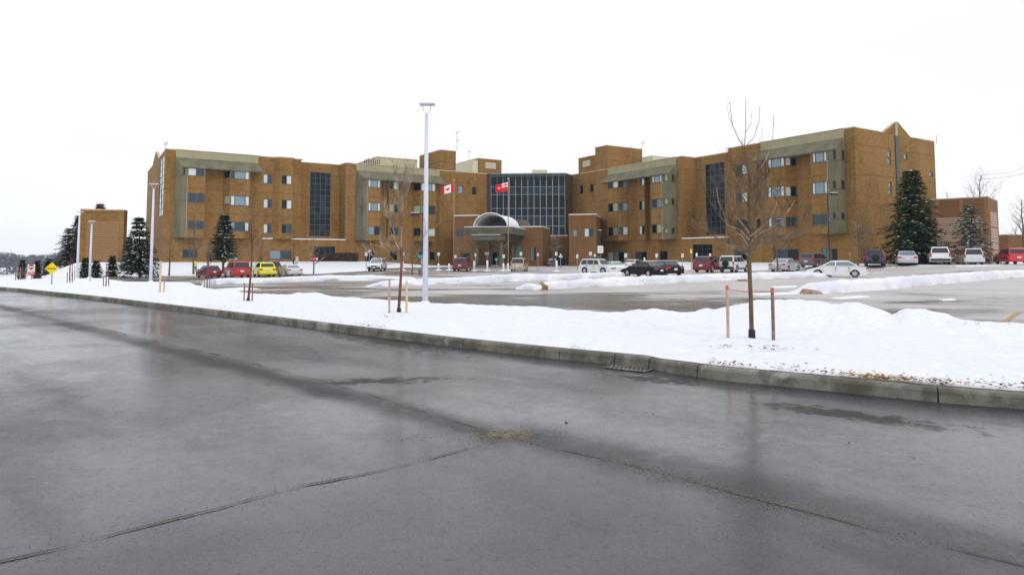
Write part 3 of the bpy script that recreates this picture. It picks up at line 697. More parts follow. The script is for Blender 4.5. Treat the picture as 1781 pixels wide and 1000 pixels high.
# --- right wing, from its near corner back to the glass centre
R_near = plan(WR, [(1486, 330, 0), (1471, 330, 0)]); R_near[0] = (0, 0); c_near = plan(WR, [(1471, 330, 0), (1456, 330, D_), (1439.5, 330, D_)])
R_mid = plan(WR, [(1439.5, 330, D_), (1411, 330, D_), ('=', 0), (1387, 330, 0), (1365, 330, D_), (1334, 330, D_), ('=', 0), (1268, 340, 0), ('=', -3.2), (1211, 340, -3.2), (1187, 340, 0), (1177, 340, 0)])
c_far = plan(WR, [(1177, 360, 0), (1164, 360, D_), (1151.5, 360, D_)])
R_far = plan(WR, [(1151.5, 360, D_), (1132, 360, D_), ('=', 0), (1128.5, 360, 0), (1121, 360, D_*.8), (1110, 360, D_*.8), ('=', 0), (1093, 360, 0), (1075, 360, D_), (1056, 360, D_), ('=', 0), (994.5, 360, 0)])
rr = []
for (x0, x1), ys_, k in (((1334.5, 1363.5), ((271, 291.5), (324, 343), (377, 395)), ('lsl', 'lsl', 'sml')), ((1366, 1386.5), ((270, 289), (324, 342), (377, 395)), ('dl', 'dl', 'mm')),
        ((1411.7, 1438.7), ((262, 282.5), (316.5, 338), (372.5, 392)), ('lsl', 'lsl', 'mm')), ((1280, 1300), ((287, 304), (335, 352.5), (381, 398)), ('ld', 'ld', 'dd')),
        ((1316, 1323), ((282.5, 300), (333, 350), (380, 397)), ('d', 'm', 'd')), ((1057, 1074.3), ((313, 327.5), (353.5, 368.5), (395, 410)), ('ls' if False else 'ld', 'gd', 'gd')),
        ((1075.7, 1092.5), ((312, 326.5), (352.5, 367.5), (394, 409)), ('sd', 'ss', 'ld')), ((1111, 1128), ((306.5, 322.5), (349, 365), (392.5, 408)), ('ld', 'gd', 'dl')),
        ((1133, 1150.5), ((301, 318), (346, 361.5), (390, 406)), ('lsl', 'ss', 'gd')), ((1008, 1014), ((322.5, 337),), ('d',)), ((1026, 1032), ((320, 334),), ('d',))):
    for (ya, yb), kk in zip(ys_, k): rr.append((x0, ya, x1, yb, kk))
rr.append((1227.5, 284, 1261, 408.5, 'grid:4:11:glass_navy:mullion'))
wall('brick_wall', segs_of(WR, R_near, FB, RZ)+segs_of(WR, R_mid, FB, RZ)+segs_of(WR, R_far, FB, RZ), 'brick', rr)
low = plan(WR, [(1486, 440, 0), (994.5, 440, 0)]); low[0] = (0, 0)
g_r = [(1348, 432.5, 1390, 453, 'dm'), (1429.5, 432, 1444, 456, 'grid:2:1:glass_teal:frame_dark'), (1445.5, 432, 1457, 454, 'd'), (1205, 425, 1239, 451, 'grid:4:3:glass_navy:frame_dark'), (1277, 434, 1302, 453, 'dm'),
       (1147, 436, 1161, 453, 'd'), (1057, 438, 1094, 455, 'dlsl'), (1104.5, 437.5, 1125, 452, 'dd')]
wall('ground_floor_wall', segs_of(WR, low, -.6, FB), 'brick', g_r)
# --- left wing
L_near = plan(WL, [(289, 330, 0), (304, 330, 0)]); L_near[0] = (0, 0); lc_near = plan(WL, [(304, 330, 0), (316, 330, D_), (325.5, 330, D_)])
L_mid = plan(WL, [(325.5, 330, D_), (357, 330, D_), ('=', 0), (388, 330, 0), (400, 330, D_), (435, 330, D_), ('=', 0), (474.5, 330, 0), (487, 330, .9), (509, 330, .9), ('=', 0), (523, 340, 0), ('=', -3.2), (590, 340, -3.2), (601, 340, 0), (618.5, 340, 0)])
lc_far = plan(WL, [(618.5, 360, 0), (631, 360, D_), (639, 360, D_)])
L_far = plan(WL, [(639, 360, D_), (662.5, 360, D_), ('=', 0), (672, 360, 0), (676, 360, D_*.5), (693.5, 360, D_*.5), ('=', 0), (718, 360, 0), (732, 360, D_), (758.5, 360, D_), ('=', 0), (847, 360, 0)])
rl = []
for (x0, x1), ys_, k in (((326.5, 356), ((289, 306.5), (336, 353), (384, 399)), ('ld', 'mm', 'mm')), ((388.7, 399.5), ((294.5, 310), (339.5, 356), (385.5, 401)), ('d', 'gd' if False else 'g', 'd')),
        ((400.8, 434), ((295, 312), (340.5, 358), (386, 402.5)), ('mls', 'lsl', 'sml')), ((458, 473.5), ((303, 319.5), (346, 362.5), (389.5, 406)), ('ld', 'ld', 'ld')),
        ((489.5, 508), ((305, 321), (347.5, 364), (390, 406.5)), ('dl', 'dl', 'dd')), ((640.5, 662), ((312, 326.5), (352.5, 367.5), (393.5, 409)), ('lsl', 'lsl', 'sd')),
        ((677, 693), ((316, 330), (355, 369), (395, 409)), ('dl', 'gd', 'dd')), ((718.7, 731.5), ((317.5, 332), (357, 371.5), (396.5, 411)), ('d', 'g', 'd')),
        ((733, 757.5), ((318, 333), (358, 373), (397, 411.5)), ('lsl', 'ss', 'dl')), ((797, 805.5), ((323, 337),), ('s',)), ((820.5, 829), ((325, 339),), ('d',))):
    for (ya, yb), kk in zip(ys_, k): rl.append((x0, ya, x1, yb, kk))
rl.append((538.5, 300, 575, 411.5, 'grid:4:11:glass_navy:mullion'))
wall('brick_wall', segs_of(WL, L_near, FB, RZ)+segs_of(WL, L_mid, FB, RZ)+segs_of(WL, L_far, FB, RZ), 'brick', rl)
lowl = plan(WL, [(289, 440, 0), (847, 440, 0)]); lowl[0] = (0, 0)
g_l = [(317, 433, 344, 449, 'mm'), (468.5, 435, 507.5, 451, 'ss'), (546.5, 428.5, 583, 453, 'grid:4:2:glass_navy:frame_metal'), (678, 437.5, 692, 453, 'd'), (634, 438, 651, 456, 'd'), (747, 438, 757, 453, 'd'), (728, 438, 739, 453, 'm')]
wall('ground_floor_wall', segs_of(WL, lowl, -.6, FB), 'brick', g_l)
# concrete panels at the bay corners, a panel per storey with open joints
def conc(W, pl, rects):
    zs = [FB, 6.6, 10.5, 14.35, RZ-2.7]
    for (a, c) in zip(pl, pl[1:]):
        A, B = W.pt(*a), W.pt(*c); d = (B-A).normalized()
        for z0, z1 in zip(zs, zs[1:]):
            rs = []
            for r in rects:
                h_ = on_seg((A, B), (r[0]+r[2])/2, (r[1]+r[3])/2)
                if h_ and 0 < h_[0] < (B-A).length and z0 < h_[1] < z1: rs.append(r)
            wall('concrete_panel', [(A+d*.015, B-d*.015, z0+.02, z1-.02)], 'concrete', rs)
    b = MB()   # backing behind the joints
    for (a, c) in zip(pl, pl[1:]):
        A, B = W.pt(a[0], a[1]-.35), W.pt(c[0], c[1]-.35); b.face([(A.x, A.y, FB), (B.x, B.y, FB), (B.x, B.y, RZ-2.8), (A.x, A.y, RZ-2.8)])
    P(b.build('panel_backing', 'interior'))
cw = []
for ys_ in ((258, 279), (314, 336), (370, 391)):
    cw += [(1448.5, ys_[0], 1454, ys_[1], 'd'), (1463.5, ys_[0], 1469.5, ys_[1], 'g')]
conc(WR, c_near, cw)
cw = []
for ys_ in ((300, 316), (345, 360), (389.5, 406)): cw += [(1154.5, ys_[0], 1161, ys_[1], 'g'), (1168, ys_[0], 1173, ys_[1], 'd')]
conc(WR, c_far, cw); conc(WL, lc_near, [(318, 291, 323, 308, 'd')]); conc(WL, lc_far, [])
# undersides, ledges, roof
def cap(name, W, pl, back, z, mat_):
    b = MB()
    for (a, c) in zip(pl, pl[1:]):
        if abs(a[0]-c[0]) < .02: continue
        q = [W.pt(*a), W.pt(*c), W.pt(c[0], back), W.pt(a[0], back)]; b.face([(p.x, p.y, z) for p in q])
    return P(b.build(name, mat_))
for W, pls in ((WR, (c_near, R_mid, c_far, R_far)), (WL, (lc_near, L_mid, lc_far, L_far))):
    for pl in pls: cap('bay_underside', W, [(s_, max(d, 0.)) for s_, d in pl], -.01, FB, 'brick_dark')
def ledge(W, s0, s1, d0, z, name='snowy_ledge'):
    b = MB(); a, c = W.pt(s0, d0), W.pt(s1, d0); n_ = W.n; D = (c-a)
    b.obox((a.x, a.y, z), (D.x, D.y, 0), (n_.x*(.12-d0), n_.y*(.12-d0), 0), (0, 0, .16)); return P(b.build(name, 'snow_clump'))
ledge(WR, WR.s(1266, 409, 0), WR.s(1186, 409, 0), -3.2, FB+.02); ledge(WL, WL.s(523, 410, 0), WL.s(601, 410, 0), -3.2, FB+.02)
ledge(WL, WL.s(455, 410, 0), WL.s(523, 410, 0), -.0, FB+.02)
sRe, sLe = WR.s(994.5, 360, 0), WL.s(847, 360, 0)
DEEP = 24.
# end walls with their gable bump
def endwall(W, other_d, px_end, gable_px, rects, name):
    A = W.pt(0); d = -W.n; r = ray(px_end, 300); a = Vector((r.x, r.y)); det = a.x*(-d.y)+d.x*a.y; k = (A.x*(-d.y)+d.x*A.y)/det; L = (a*k-A).dot(d)
    return A, d, L
A, d, L = endwall(WR, None, 1627, None, None, '')
B = A+d*L; GL = L
rr = [(1544, 263, 1549.5, 273.5, 's'), (1544, 275.6, 1549.5, 286.4, 's'), (1545.5, 317, 1551, 327.5, 's'), (1545.5, 330, 1551, 338.5, 's'), (1572, 267.5, 1578, 277.5, 's'), (1616.5, 298.5, 1622, 308, 's'), (1617, 351, 1622.5, 360, 's'), (1574, 322, 1579, 331, 's')]
wall('end_wall', [(A, B, -.8, RZ)], 'brick', rr)
def on_end(px, py): return on_seg((A, B), px, py)
bump_pts = [on_end(*q)[:2] for q in ((1536, 231.8), (1557, 212.8), (1561, 213.5), (1583, 240.8))]
bump_pts = [(bump_pts[0][0], RZ), bump_pts[1], bump_pts[2], (bump_pts[3][0], RZ)]
def gable(A, d, pts, inner):
    b = MB(); vs = []; n_ = len(pts)
    for off in (0, .35):
        for s_, z_ in pts: p = A+d*s_+inner*off; vs.append((p.x, p.y, z_))
    b.mesh(vs, [tuple(range(n_)), tuple(range(2*n_-1, n_-1, -1))]+[(i, (i+1) % n_, n_+(i+1) % n_, n_+i) for i in range(n_)])
    for fi, f in enumerate(b.f): b.uv[fi] = [(b.v[i][0], b.v[i][2]) for i in f]
    P(b.build('gable', 'brick'))
    b = MB()
    for (s0, z0), (s1, z1) in zip(pts, pts[1:]):
        p, q = A+d*s0-inner*.06, A+d*s1-inner*.06; b.obox((p.x, p.y, z0), (q.x-p.x, q.y-p.y, z1-z0), (inner.x*.42, inner.y*.42, 0), (0, 0, .07))
    P(b.build('gable_coping', 'coping'))
gable(A, d, bump_pts, WR.d)
b = MB()      # dark rainwater chase down the gable
s0 = on_end(1558, 300)[0]; s1 = on_end(1563.5, 300)[0]; zt = on_end(1560, 237)[1]; p = A+d*s0-WR.d*.12; b.obox((p.x, p.y, 0), (d.x*(s1-s0), d.y*(s1-s0), 0), (WR.d.x*.14, WR.d.y*.14, 0), (0, 0, zt))
P(b.build('downpipe', 'frame_dark')); b = MB(); p = A+d*(s0+.1)-WR.d*.10; b.obox((p.x, p.y, zt), (d.x*(s1-s0-.2), d.y*(s1-s0-.2), 0), (WR.d.x*.11, WR.d.y*.11, 0), (0, 0, bump_pts[1][1]-zt)); P(b.build('downpipe_head', 'olive_fascia'))
RA, RB, Rdd = A, B, d
A, d, L = endwall(WL, None, 257, None, None, ''); B = A+d*L
print('end wall lengths', GL, L)
wall('end_wall', [(A, B, -1.5, RZ)], 'brick', [(277, 276, 284.5, 375, 'grid:2:9:glass_sky:frame_metal')])
gable(A, d, [(p[0]*L/GL if L > GL else p[0], p[1]) for p in bump_pts], WL.d)
LB = B
# roof slab and copings
cR, cL = WR.pt(sRe, 0), WL.pt(sLe, 0)
def roof_poly(W, pls, back, z, name):
    b = MB()
    for pl in pls:
        pl = [(s_, d if not (d > 1. or (d > .8 and W is WL and s_ > 30)) else 0.) for s_, d in pl]
        for (a, c) in zip(pl, pl[1:]):
            if abs(a[0]-c[0]) < .02: continue
            q = [W.pt(*a), W.pt(*c), W.pt(c[0], back), W.pt(a[0], back)]; b.face([(p.x, p.y, z) for p in q])
    P(b.build(name, 'olive_cladding'))
roof_poly(WR, (R_near, c_near, R_mid, c_far, R_far), -GL, RZ-.25, 'flat_roof'); roof_poly(WL, (L_near, lc_near, L_mid, lc_far, L_far), -L, RZ-.25, 'flat_roof')
def copings(W, pl, z, w=.32, h=.16, m_='coping'):
    b = MB()
    for a, c in zip(pl, pl[1:]):
        if (Vector(a)-Vector(c)).length < .05: continue
        A_, B_ = W.pt(*a), W.pt(*c); D = (B_-A_).normalized(); N = Vector((-D.y, D.x)); N = N if N.dot(-A_) > 0 else -N
        A2 = A_+N*.06; b.obox((A2.x, A2.y, z-.04), ((B_-A_).x, (B_-A_).y, 0), (-N.x*w, -N.y*w, 0), (0, 0, h))
    P(b.build('coping', m_))
def clip(pl, s0, s1): return [(s_, min(d_, 0)) for s_, d_ in pl if s0-.01 <= s_ <= s1+.01]
# awning modules: pale fascia band above a sloping concrete hood
def awning(W, sa, sb, hipa):
    """sa = end at the concrete column (hipped), sb = far end"""
    sg = 1 if sb > sa else -1; n_ = max(3, int(abs(sb-sa)/2.6)); zt, zm, zb = RZ, RZ-1.15, RZ-2.85
    b = MB(); a, c = W.pt(sa, .02), W.pt(sb, .02); D = c-a; nn = W.n
    b.obox((a.x, a.y, zm), (D.x, D.y, 0), (nn.x*.18, nn.y*.18, 0), (0, 0, zt-zm+.06)); P(b.build('fascia', 'olive_fascia'))
    b = MB(); b.obox((a.x, a.y, zt+.06), (D.x, D.y, 0), (nn.x*.26, nn.y*.26, 0), (0, 0, .09)); P(b.build('coping', 'coping'))
    for i in range(n_):
        u0, u1 = i/n_, (i+1)/n_; T0, T1 = sa+(sb-sa)*u0, sa+(sb-sa)*u1; g_ = .012*sg; T0 += g_; T1 -= g_
        B0 = T0+(sg*hipa if i == 0 else 0); B1 = T1+(sg*.55 if i == n_-1 else 0)
        vs = []
        for (s_, dd, z_) in ((T0, .19, zm), (T1, .19, zm), (B1, D_+.12, zb+.18), (B0, D_+.12, zb+.18), (B1, D_+.12, zb), (B0, D_+.12, zb), (T1, .0, zb), (T0, .0, zb)):
            p = W.pt(s_, dd); vs.append((p.x, p.y, z_))
        b = MB(); b.mesh(vs, [(0, 1, 2, 3), (3, 2, 4, 5), (5, 4, 6, 7), (0, 3, 5, 7), (1, 6, 4, 2)]); P(b.build('hood_panel', 'concrete'))
    if hipa:
        vs = []
        for (s_, dd, z_) in ((sa, .19, zm), (sa+sg*hipa, D_+.12, zb+.18), (sa-sg*.0, .02, zb+.18), (sa+sg*hipa, D_+.12, zb), (sa, .02, zb)): p = W.pt(s_, dd); vs.append((p.x, p.y, z_))
        b = MB(); b.mesh(vs, [(0, 1, 2), (2, 1, 3, 4)]); P(b.build('hood_panel', 'concrete'))
def wid(pl): return abs(pl[1][0]-pl[0][0])
awning(WR, c_near[0][0], WR.s(1324, 252, 0), wid(c_near)); awning(WR, c_far[0][0], WR.s(1058, 292, 0), wid(c_far))
awning(WL, lc_near[0][0], WL.s(449, 274, 0), wid(lc_near)); awning(WL, lc_far[0][0], WL.s(764, 297, 0), wid(lc_far))
sa_ = WR.s(1324, 252, 0)
copings(WR, [(0, 0), (c_near[0][0], 0)], RZ+.02); copings(WR, [(sa_, 0)]+[p for p in R_mid if sa_ < p[0]], RZ+.02)
copings(WR, [(WR.s(1058, 292, 0), 0), (sRe, 0)], RZ+.02)
sa_ = WL.s(449, 274, 0)
copings(WL, [(0, 0), (lc_near[0][0], 0)], RZ+.02); copings(WL, [(sa_, 0)]+[p for p in L_mid if sa_ < p[0]], RZ+.02); copings(WL, [(WL.s(764, 297, 0), 0), (sLe, 0)], RZ+.02)
b = MB(); n_ = WR.d
cuts = []
for (A_, B_, inn, bp) in ((RA, RB, WR.d, bump_pts), (WL.pt(0), LB, WL.d, [(p[0]*L/GL, p[1]) for p in bump_pts])):
    dd_ = (B_-A_).normalized(); cuts += [(A_, A_+dd_*bp[0][0], inn), (A_+dd_*bp[3][0], B_, inn)]
for (A_, B_, inn) in cuts:
    D = B_-A_; p = A_-inn*.06; b.obox((p.x, p.y, RZ-.02), (D.x, D.y, 0), (inn.x*.34, inn.y*.34, 0), (0, 0, .13))
P(b.build('coping', 'coping'))
# rooftop boxes: front face on a line parallel to the wing
def roofbox(W, pxa, pxb, py, d, depth, m_, name='stair_tower', z0=RZ-.5, top='coping', cap_=.14):
    sa, sb = W.s(pxa, py, d), W.s(pxb, py, d); p = W.pt(sb, d); q = W.pt(sa, d); xm = proj((p.x, p.y, RZ+2))
    # height from the photo row at its second corner
    r = ray(pxb, py); k = p.y/r.y; z1 = H+r.z*k
    a, c, e, f = W.pt(sa, d), W.pt(sb, d), W.pt(sb, d-depth), W.pt(sa, d-depth)
    b = MB(); b.prism([a, c, e, f], z0, z1)
    for fi, fc in enumerate(b.f): b.uv[fi] = [((b.v[i][0]+b.v[i][1])*.9, b.v[i][2]) for i in fc]
    P(b.build(name, m_))
    if top: 
        cx_ = (a+c+e+f)/4; b = MB(); b.prism([cx_+(v-cx_)*1.012 for v in (a, c, e, f)], z1, z1+cap_); P(b.build('coping', top))
    return z1, (a, c, e, f)
def depth_to(W, s, d, px, py):
    """how far back from (s, d) the pixel column px lies"""
    p = W.pt(s, d); r = ray(px, py); a = Vector((r.x, r.y)); D = -W.n; det = a.x*(-D.y)+D.x*a.y; k = (p.x*(-D.y)+D.x*p.y)/det; return (a*k-p).dot(D)
dp = depth_to(WR, WR.s(1056, 255, .03), .03, 1117, 262); print('tower depth R', dp)
roofbox(WR, 1035, 1056, 253.5, .03, dp, 'brick', z0=FB+.1)
dp = depth_to(WL, WL.s(765, 262, .03), .03, 729.5, 268); print('tower depth L', dp)
roofbox(WL, 793, 765, 261.5, .03, dp, 'brick', z0=FB+.1)
roofbox(WR, 1006, 1034.5, 270.8, -3, 8, 'brick', 'plant_room')
z_, _ = roofbox(WL, 872.5, 831.5, 276, -9, 9, 'brick', 'plant_room')
roofbox(WL, 831, 822, 279, -8.8, depth_to(WL, WL.s(822, 279, -8.8), -8.8, 793, 287), 'cream_cladding', 'plant_room')
roofbox(WR, 1117, 1136, 272, -7, 6, 'cream_cladding', 'plant_room')
dp = depth_to(WL, WL.s(656, 274, -4), -4, 620, 285)
z_, fr_ = roofbox(WL, 726, 656, 274, -4, max(4, dp), 'olive_cladding', 'plant_room', cap_=.2)
a = WL.pt(WL.s(656, 280, -2), -2); b = MB()
for k in range(9):      # rooftop ducts and rails in front of the plant room
    p = WL.pt(WL.s(634+k*3.2, 285, -1.6), -1.6); b.box((p.x, p.y, RZ+.5), (.12, .12, 1.3+.4*(k % 3)))
P(b.build('roof_railing', 'frame_dark'))
roofbox(WL, 868, 858, 300, -2, 1.5, 'cream_cladding', 'roof_vent') if False else None
# louvres on the plant rooms
def plate(W, px0, px1, py0, py1, d, m_, name):
    s0, s1 = W.s(px0, py0, d), W.s(px1, py0, d); p = W.pt((s0+s1)/2, d); r0, r1 = ray((px0+px1)/2, py0), ray((px0+px1)/2, py1); z1, z0 = H+r0.z*p.y/r0.y, H+r1.z*p.y/r1.y
    a = W.pt(min(s0, s1), d); D = W.d*abs(s1-s0); b = MB(); n_ = 5
    for k in range(n_): b.obox((a.x, a.y, z0+(z1-z0)*k/n_), (D.x, D.y, 0), (W.n.x*.08, W.n.y*.08, 0), (0, 0, (z1-z0)/n_*.75))
    P(b.build(name, m_))
plate(WR, 1014, 1027, 279.5, 290, -2.95, 'cream_cladding', 'louvre'); plate(WL, 844, 862, 283, 293.5, -8.95, 'cream_cladding', 'louvre')
def mast(px, py0, py1, Y, name='roof_aerial', arms=2):
    p0, p1 = onY(px, py1, Y), onY(px, py0, Y); b = MB(); b.tube([p0, p1], .05, 5)
    for k in range(arms): z = p1.z-.3-k*1.7; b.box((p1.x, p1.y, z), (.7, .06, .06)); b.box((p1.x+.3, p1.y, z+.2), (.1, .1, .6))
    P(b.build(name, 'grey_metal'))
mast(794.5, 229, 262, 137); mast(815.5, 262, 278, 142, arms=1); mast(1116.5, 247, 262, 128, arms=1); mast(1628.5, 236, 250, 115, arms=0); mast(287, 248, 262, 108, arms=1); mast(1098, 254, 259, 128, arms=0)
# --- glass centre
g1, g2 = onz(854, 302.5, RZ), onz(982.5, 301.5, RZ); g1, g2 = Vector((g1.x, g1.y)), Vector((g2.x, g2.y))
print('glass', g1, g2, cL, cR, (g2-g1).length)
GD = (g2-g1).normalized()
def px_s(px): return px
wall('glass_surround', [(cL, g1, FB+.3, RZ)], 'frame_dark', []); wall('glass_surround', [(g2, cR, FB+.3, RZ)], 'frame_dark', [])
b = MB(); 
zrow = [on_seg((g1, g2), 920, y)[1] for y in (410, 393.5, 376, 362.5, 338.5, 325, 306.5, 302.8)]
L = (g2-g1).length; N = Vector((-GD.y, GD.x)); N = N if N.dot(-g1) > 0 else -N
cwl = MB(); 
for i in range(13): bars(cwl, g1, GD, N, L*i/12-.025, L*i/12+.025, zrow[0], zrow[-1], 0, 0, .10)
for z in zrow: bars(cwl, g1, GD, N, .05, L-.05, z-.03, z+.03, -.003, 0, .075)
CW = P(cwl.build('curtain_wall', 'mullion'))
for j in range(7):
    for i in range(12):
        s0, s1 = L*i/12+.04, L*(i+1)/12-.04; j1, j2 = random.uniform(-.012, .012), random.uniform(-.012, .012)
        a, c = g1+GD*s0, g1+GD*s1; m_ = 'glass_blue' if j in (1, 4, 6) else 'glass_navy'
        if random.random() < .1: m_ = 'glass_dark'
        b = MB(); q = [(a.x+N.x*(.03+j1), a.y+N.y*(.03+j1), zrow[j]+.04), (c.x+N.x*(.03+j2), c.y+N.y*(.03+j2), zrow[j]+.04), (c.x+N.x*(.03-j1), c.y+N.y*(.03-j1), zrow[j+1]-.04), (a.x+N.x*(.03-j2), a.y+N.y*(.03-j2), zrow[j+1]-.04)]
        b.face(q); b.face([(p[0]-N.x*.03, p[1]-N.y*.03, p[2]) for p in q][::-1]); pn = b.build('pane', m_); pn.parent = CW
b = MB(); c5 = [cL, g1, g2, cR, cR-WR.n*12, cL-WL.n*12]; b.face([(p.x, p.y, RZ-.15) for p in c5]); P(b.build('flat_roof', 'olive_cladding'))
b = MB(); 
for (p, q) in ((cL, g1), (g1, g2), (g2, cR)):
    D = q-p; b.obox((p.x, p.y, RZ), (D.x, D.y, 0), (-N.x*.3, -N.y*.3, 0), (0, 0, .1))
P(b.build('coping', 'grey_metal'))
p0 = onY(926, 301, g1.y+3); p1 = onY(952, 295.5, g1.y+3); b = MB(); b.box(((p0.x+p1.x)/2, g1.y+4, (RZ-.2+p1.z)/2), (p1.x-p0.x, 2, p1.z-RZ+.2)); P(b.build('roof_vent', 'cream_cladding'))
# --- low blocks at the foot of the glass
AX = Vector((sin(radians(12)), cos(radians(12)))); AY = Vector((AX.y, -AX.x))     # entrance axis, and across it to the right
def podium(pa, pb, z1, back, rects, m_='brick_dark', ledge_=True, z0=-.3):
    a, c = onz(*pa, z1), onz(*pb, z1); a, c = Vector((a.x, a.y)), Vector((c.x, c.y)); c = a+AY*(c-a).dot(AY)
    wall('podium_wall', [(a, c, z0, z1), (c, c+AX*back, z0, z1), (a, a+AX*back, z0, z1)], m_, rects)
    b = MB(); q = [a, c, c+AX*back, a+AX*back]; b.prism(q, z1, z1+.14); P(b.build('snowy_coping', 'snow_clump'))
    return a, c
ZP2 = 9.2
podium((789.5, 375.8), (833, 375.2), ZP2, 10, [(793.5, 400, 807, 412.5, 'mm'), (801, 440, 818, 452, 'd')])
podium((989, 374), (1037, 373.6), ZP2, 14, [(996, 399, 1004, 412, 's'), (1016, 397, 1033, 412.5, 'ld')])
pm = podium((833, 411.5), (989, 410.8), 5.85, 10, [(834.5, 438.5, 845.5, 453, 't'), (866, 425, 877.5, 462, 'grid:2:2:glass_teal:frame_dark'), (856, 438, 865, 461, 'd'), (961, 440, 974, 462, 'd')])
pl_ = podium((884, 395.4), (945, 395.4), 7.0, 9, [(896, 426, 907, 454, 'grid:2:1:glass_teal:frame_dark'), (923, 430, 933, 454, 'td')])
b = MB()     # small arched parapet on the lobby roof, behind the vault
c_ = Vector((pl_[0].x, pl_[0].y))+AY*1.9+AX*1.0
pts = []
for k in range(15):
    a = pi*k/14; r_ = 1.9; pts.append((-cos(a)*r_, 7.1+sin(a)*1.35))
vs = []
for off in (0, .5):
    for u, z in pts: q = c_+AY*u+AX*off; vs.append((q.x, q.y, z))
n_ = len(pts); b.mesh(vs, [tuple(range(n_)), tuple(range(2*n_-1, n_-1, -1))]+[(i, (i+1) % n_, n_+(i+1) % n_, n_+i) for i in range(n_)]); P(b.build('arched_parapet', 'concrete_dark'))
# plates on the brick (blank bronze lettering panels)
for (px0, py0, px1, py1) in ((794, 426, 802, 431), (1023, 425, 1032, 432)):
    pass
# --- entrance canopy
CN = P(empty('entrance_canopy'), ); CN.matrix_parent_inverse = Matrix.Translation(-HB.location)
def C(o): o.parent = CN; return o
ZS = 6.55; a = onz(808, 395.4, ZS); c = onz(895, 395.4, ZS); a = Vector((a.x, a.y)); c = a+AY*(Vector((c.x, c.y))-a).dot(AY); CWD = (c-a).length; CDP = 11.5
print('canopy', a, c, CWD)
def cbox(u0, u1, v0, v1, z0, z1, name, m_, bev=0):
    p = a+AY*u0+AX*v0; b = MB(); e1 = AY*(u1-u0); e2 = AX*(v1-v0); b.obox((p.x, p.y, z0), (e1.x, e1.y, 0), (e2.x, e2.y, 0), (0, 0, z1-z0)); return C(b.build(name, m_, bevel=bev))
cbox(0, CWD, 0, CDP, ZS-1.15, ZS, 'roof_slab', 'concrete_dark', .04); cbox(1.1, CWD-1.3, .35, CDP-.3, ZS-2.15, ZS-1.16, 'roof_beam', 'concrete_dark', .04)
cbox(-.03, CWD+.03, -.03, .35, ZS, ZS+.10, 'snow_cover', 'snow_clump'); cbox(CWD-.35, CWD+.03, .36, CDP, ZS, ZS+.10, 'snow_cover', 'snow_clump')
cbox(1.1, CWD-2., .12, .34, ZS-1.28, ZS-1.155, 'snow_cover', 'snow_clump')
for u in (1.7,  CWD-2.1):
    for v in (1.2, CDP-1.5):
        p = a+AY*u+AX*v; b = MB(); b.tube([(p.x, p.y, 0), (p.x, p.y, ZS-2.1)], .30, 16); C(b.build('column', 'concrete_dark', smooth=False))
        for k in (-1, 1):
            q = p+AY*k*1.5; b = MB(); b.tube([(p.x, p.y, ZS-3.5), (q.x, q.y, ZS-2.2)], .12, 5); C(b.build('brace', 'concrete_dark'))
# barrel vault: ribs, end arches, skin open at the front
vc = (853-808)/(895-808)*CWD+.1; vr = (884.5-823)/(895-808)*CWD/2; vh = 2.25; V0, V1 = .5, CDP-1.5
def arch(v, r=vr, h=vh, n_=20): return [a+AY*(vc-cos(pi*k/n_)*r)+AX*v for k in range(n_+1)], [ZS+.02+sin(pi*k/n_)*h for k in range(n_+1)]
b = MB(); vs = []
for v in (V0, V1):
    pp, zz = arch(v)
    vs += [(p.x, p.y, z) for p, z in zip(pp, zz)]
for v in (V0, V1):
    pp, zz = arch(v, vr-.05, vh-.05); vs += [(p.x, p.y, z) for p, z in zip(pp, zz)]
b.mesh(vs, [(i, i+1, 21+i+1, 21+i) for i in range(20)], 0); b.mesh(vs, [(42+i, 63+i, 63+i+1, 42+i+1) for i in range(20)], 1)
C(b.build('vault_roof', ['snow_clump', 'vault_skin'], smooth=True))
pp, zz = arch(V1-.2, vr-.06, vh-.06); b = MB(); b.face([(p.x, p.y, z) for p, z in zip(pp, zz)]); C(b.build('vault_end', 'vault_skin'))
for k in range(9):
    v = V0+(V1-V0)*k/8; pp, zz = arch(v, vr-(.0 if k in (0, 8) else .18), vh-(.0 if k in (0, 8) else .18)); b = MB(); b.tube([(p.x, p.y, z) for p, z in zip(pp, zz)], .09 if k in (0, 8) else .15, 6); C(b.build('vault_rib', 'vault_metal'))
# --- low wall and rail in front of the right wing, hedge before the left one
def ext(o_): return o_
b = MB(); p, q = lot(1122, 465), lot(1212, 463); d = (q-p); nn = Vector((-d.y, d.x, 0)).normalized()*.3
b.obox(p, d, nn, (0, 0, .95)); bw = b.build('low_brick_wall', 'brick'); tag(bw, 'low brick wall with a pale cap in front of the right wing', 'wall')
for fi in range(6): pass
b = MB(); b.obox(p-nn*.15+V2(0, 0, .95), d, nn*1.3, (0, 0, .1)); o = b.build('cap_stone', 'snow_clump'); o.parent = bw
rl_ = empty('long_railing', (0, 0, 0), 0, 'long pale rail running low across the right wing behind the parked cars', 'railing')
p, q = lot(1290, 466), lot(1650, 466); zr = H-(453.5-450)*p.y/F; 
b = MB(); A2, B2 = p.copy(), q.copy(); A2.z = H-(452.5-450)*p.y/F; B2.z = H-(451.8-450)*q.y/F; b.tube([A2, B2], .045, 5); b.build('rail', 'tan_metal', rl_)
for k in range(16): t = k/15; u = p.lerp(q, t); b = MB(); b.tube([(u.x, u.y, 0), (u.x, u.y, A2.z+(B2.z-A2.z)*t)], .05, 5); b.build('rail_post', 'tan_metal', rl_)
hd = MB(); p, q = lot(520, 463), lot(621, 463); d = (q-p).normalized(); nn = Vector((-d.y, d.x, 0)); LH = (q-p).length
pz = ground_z(p.x, p.y)
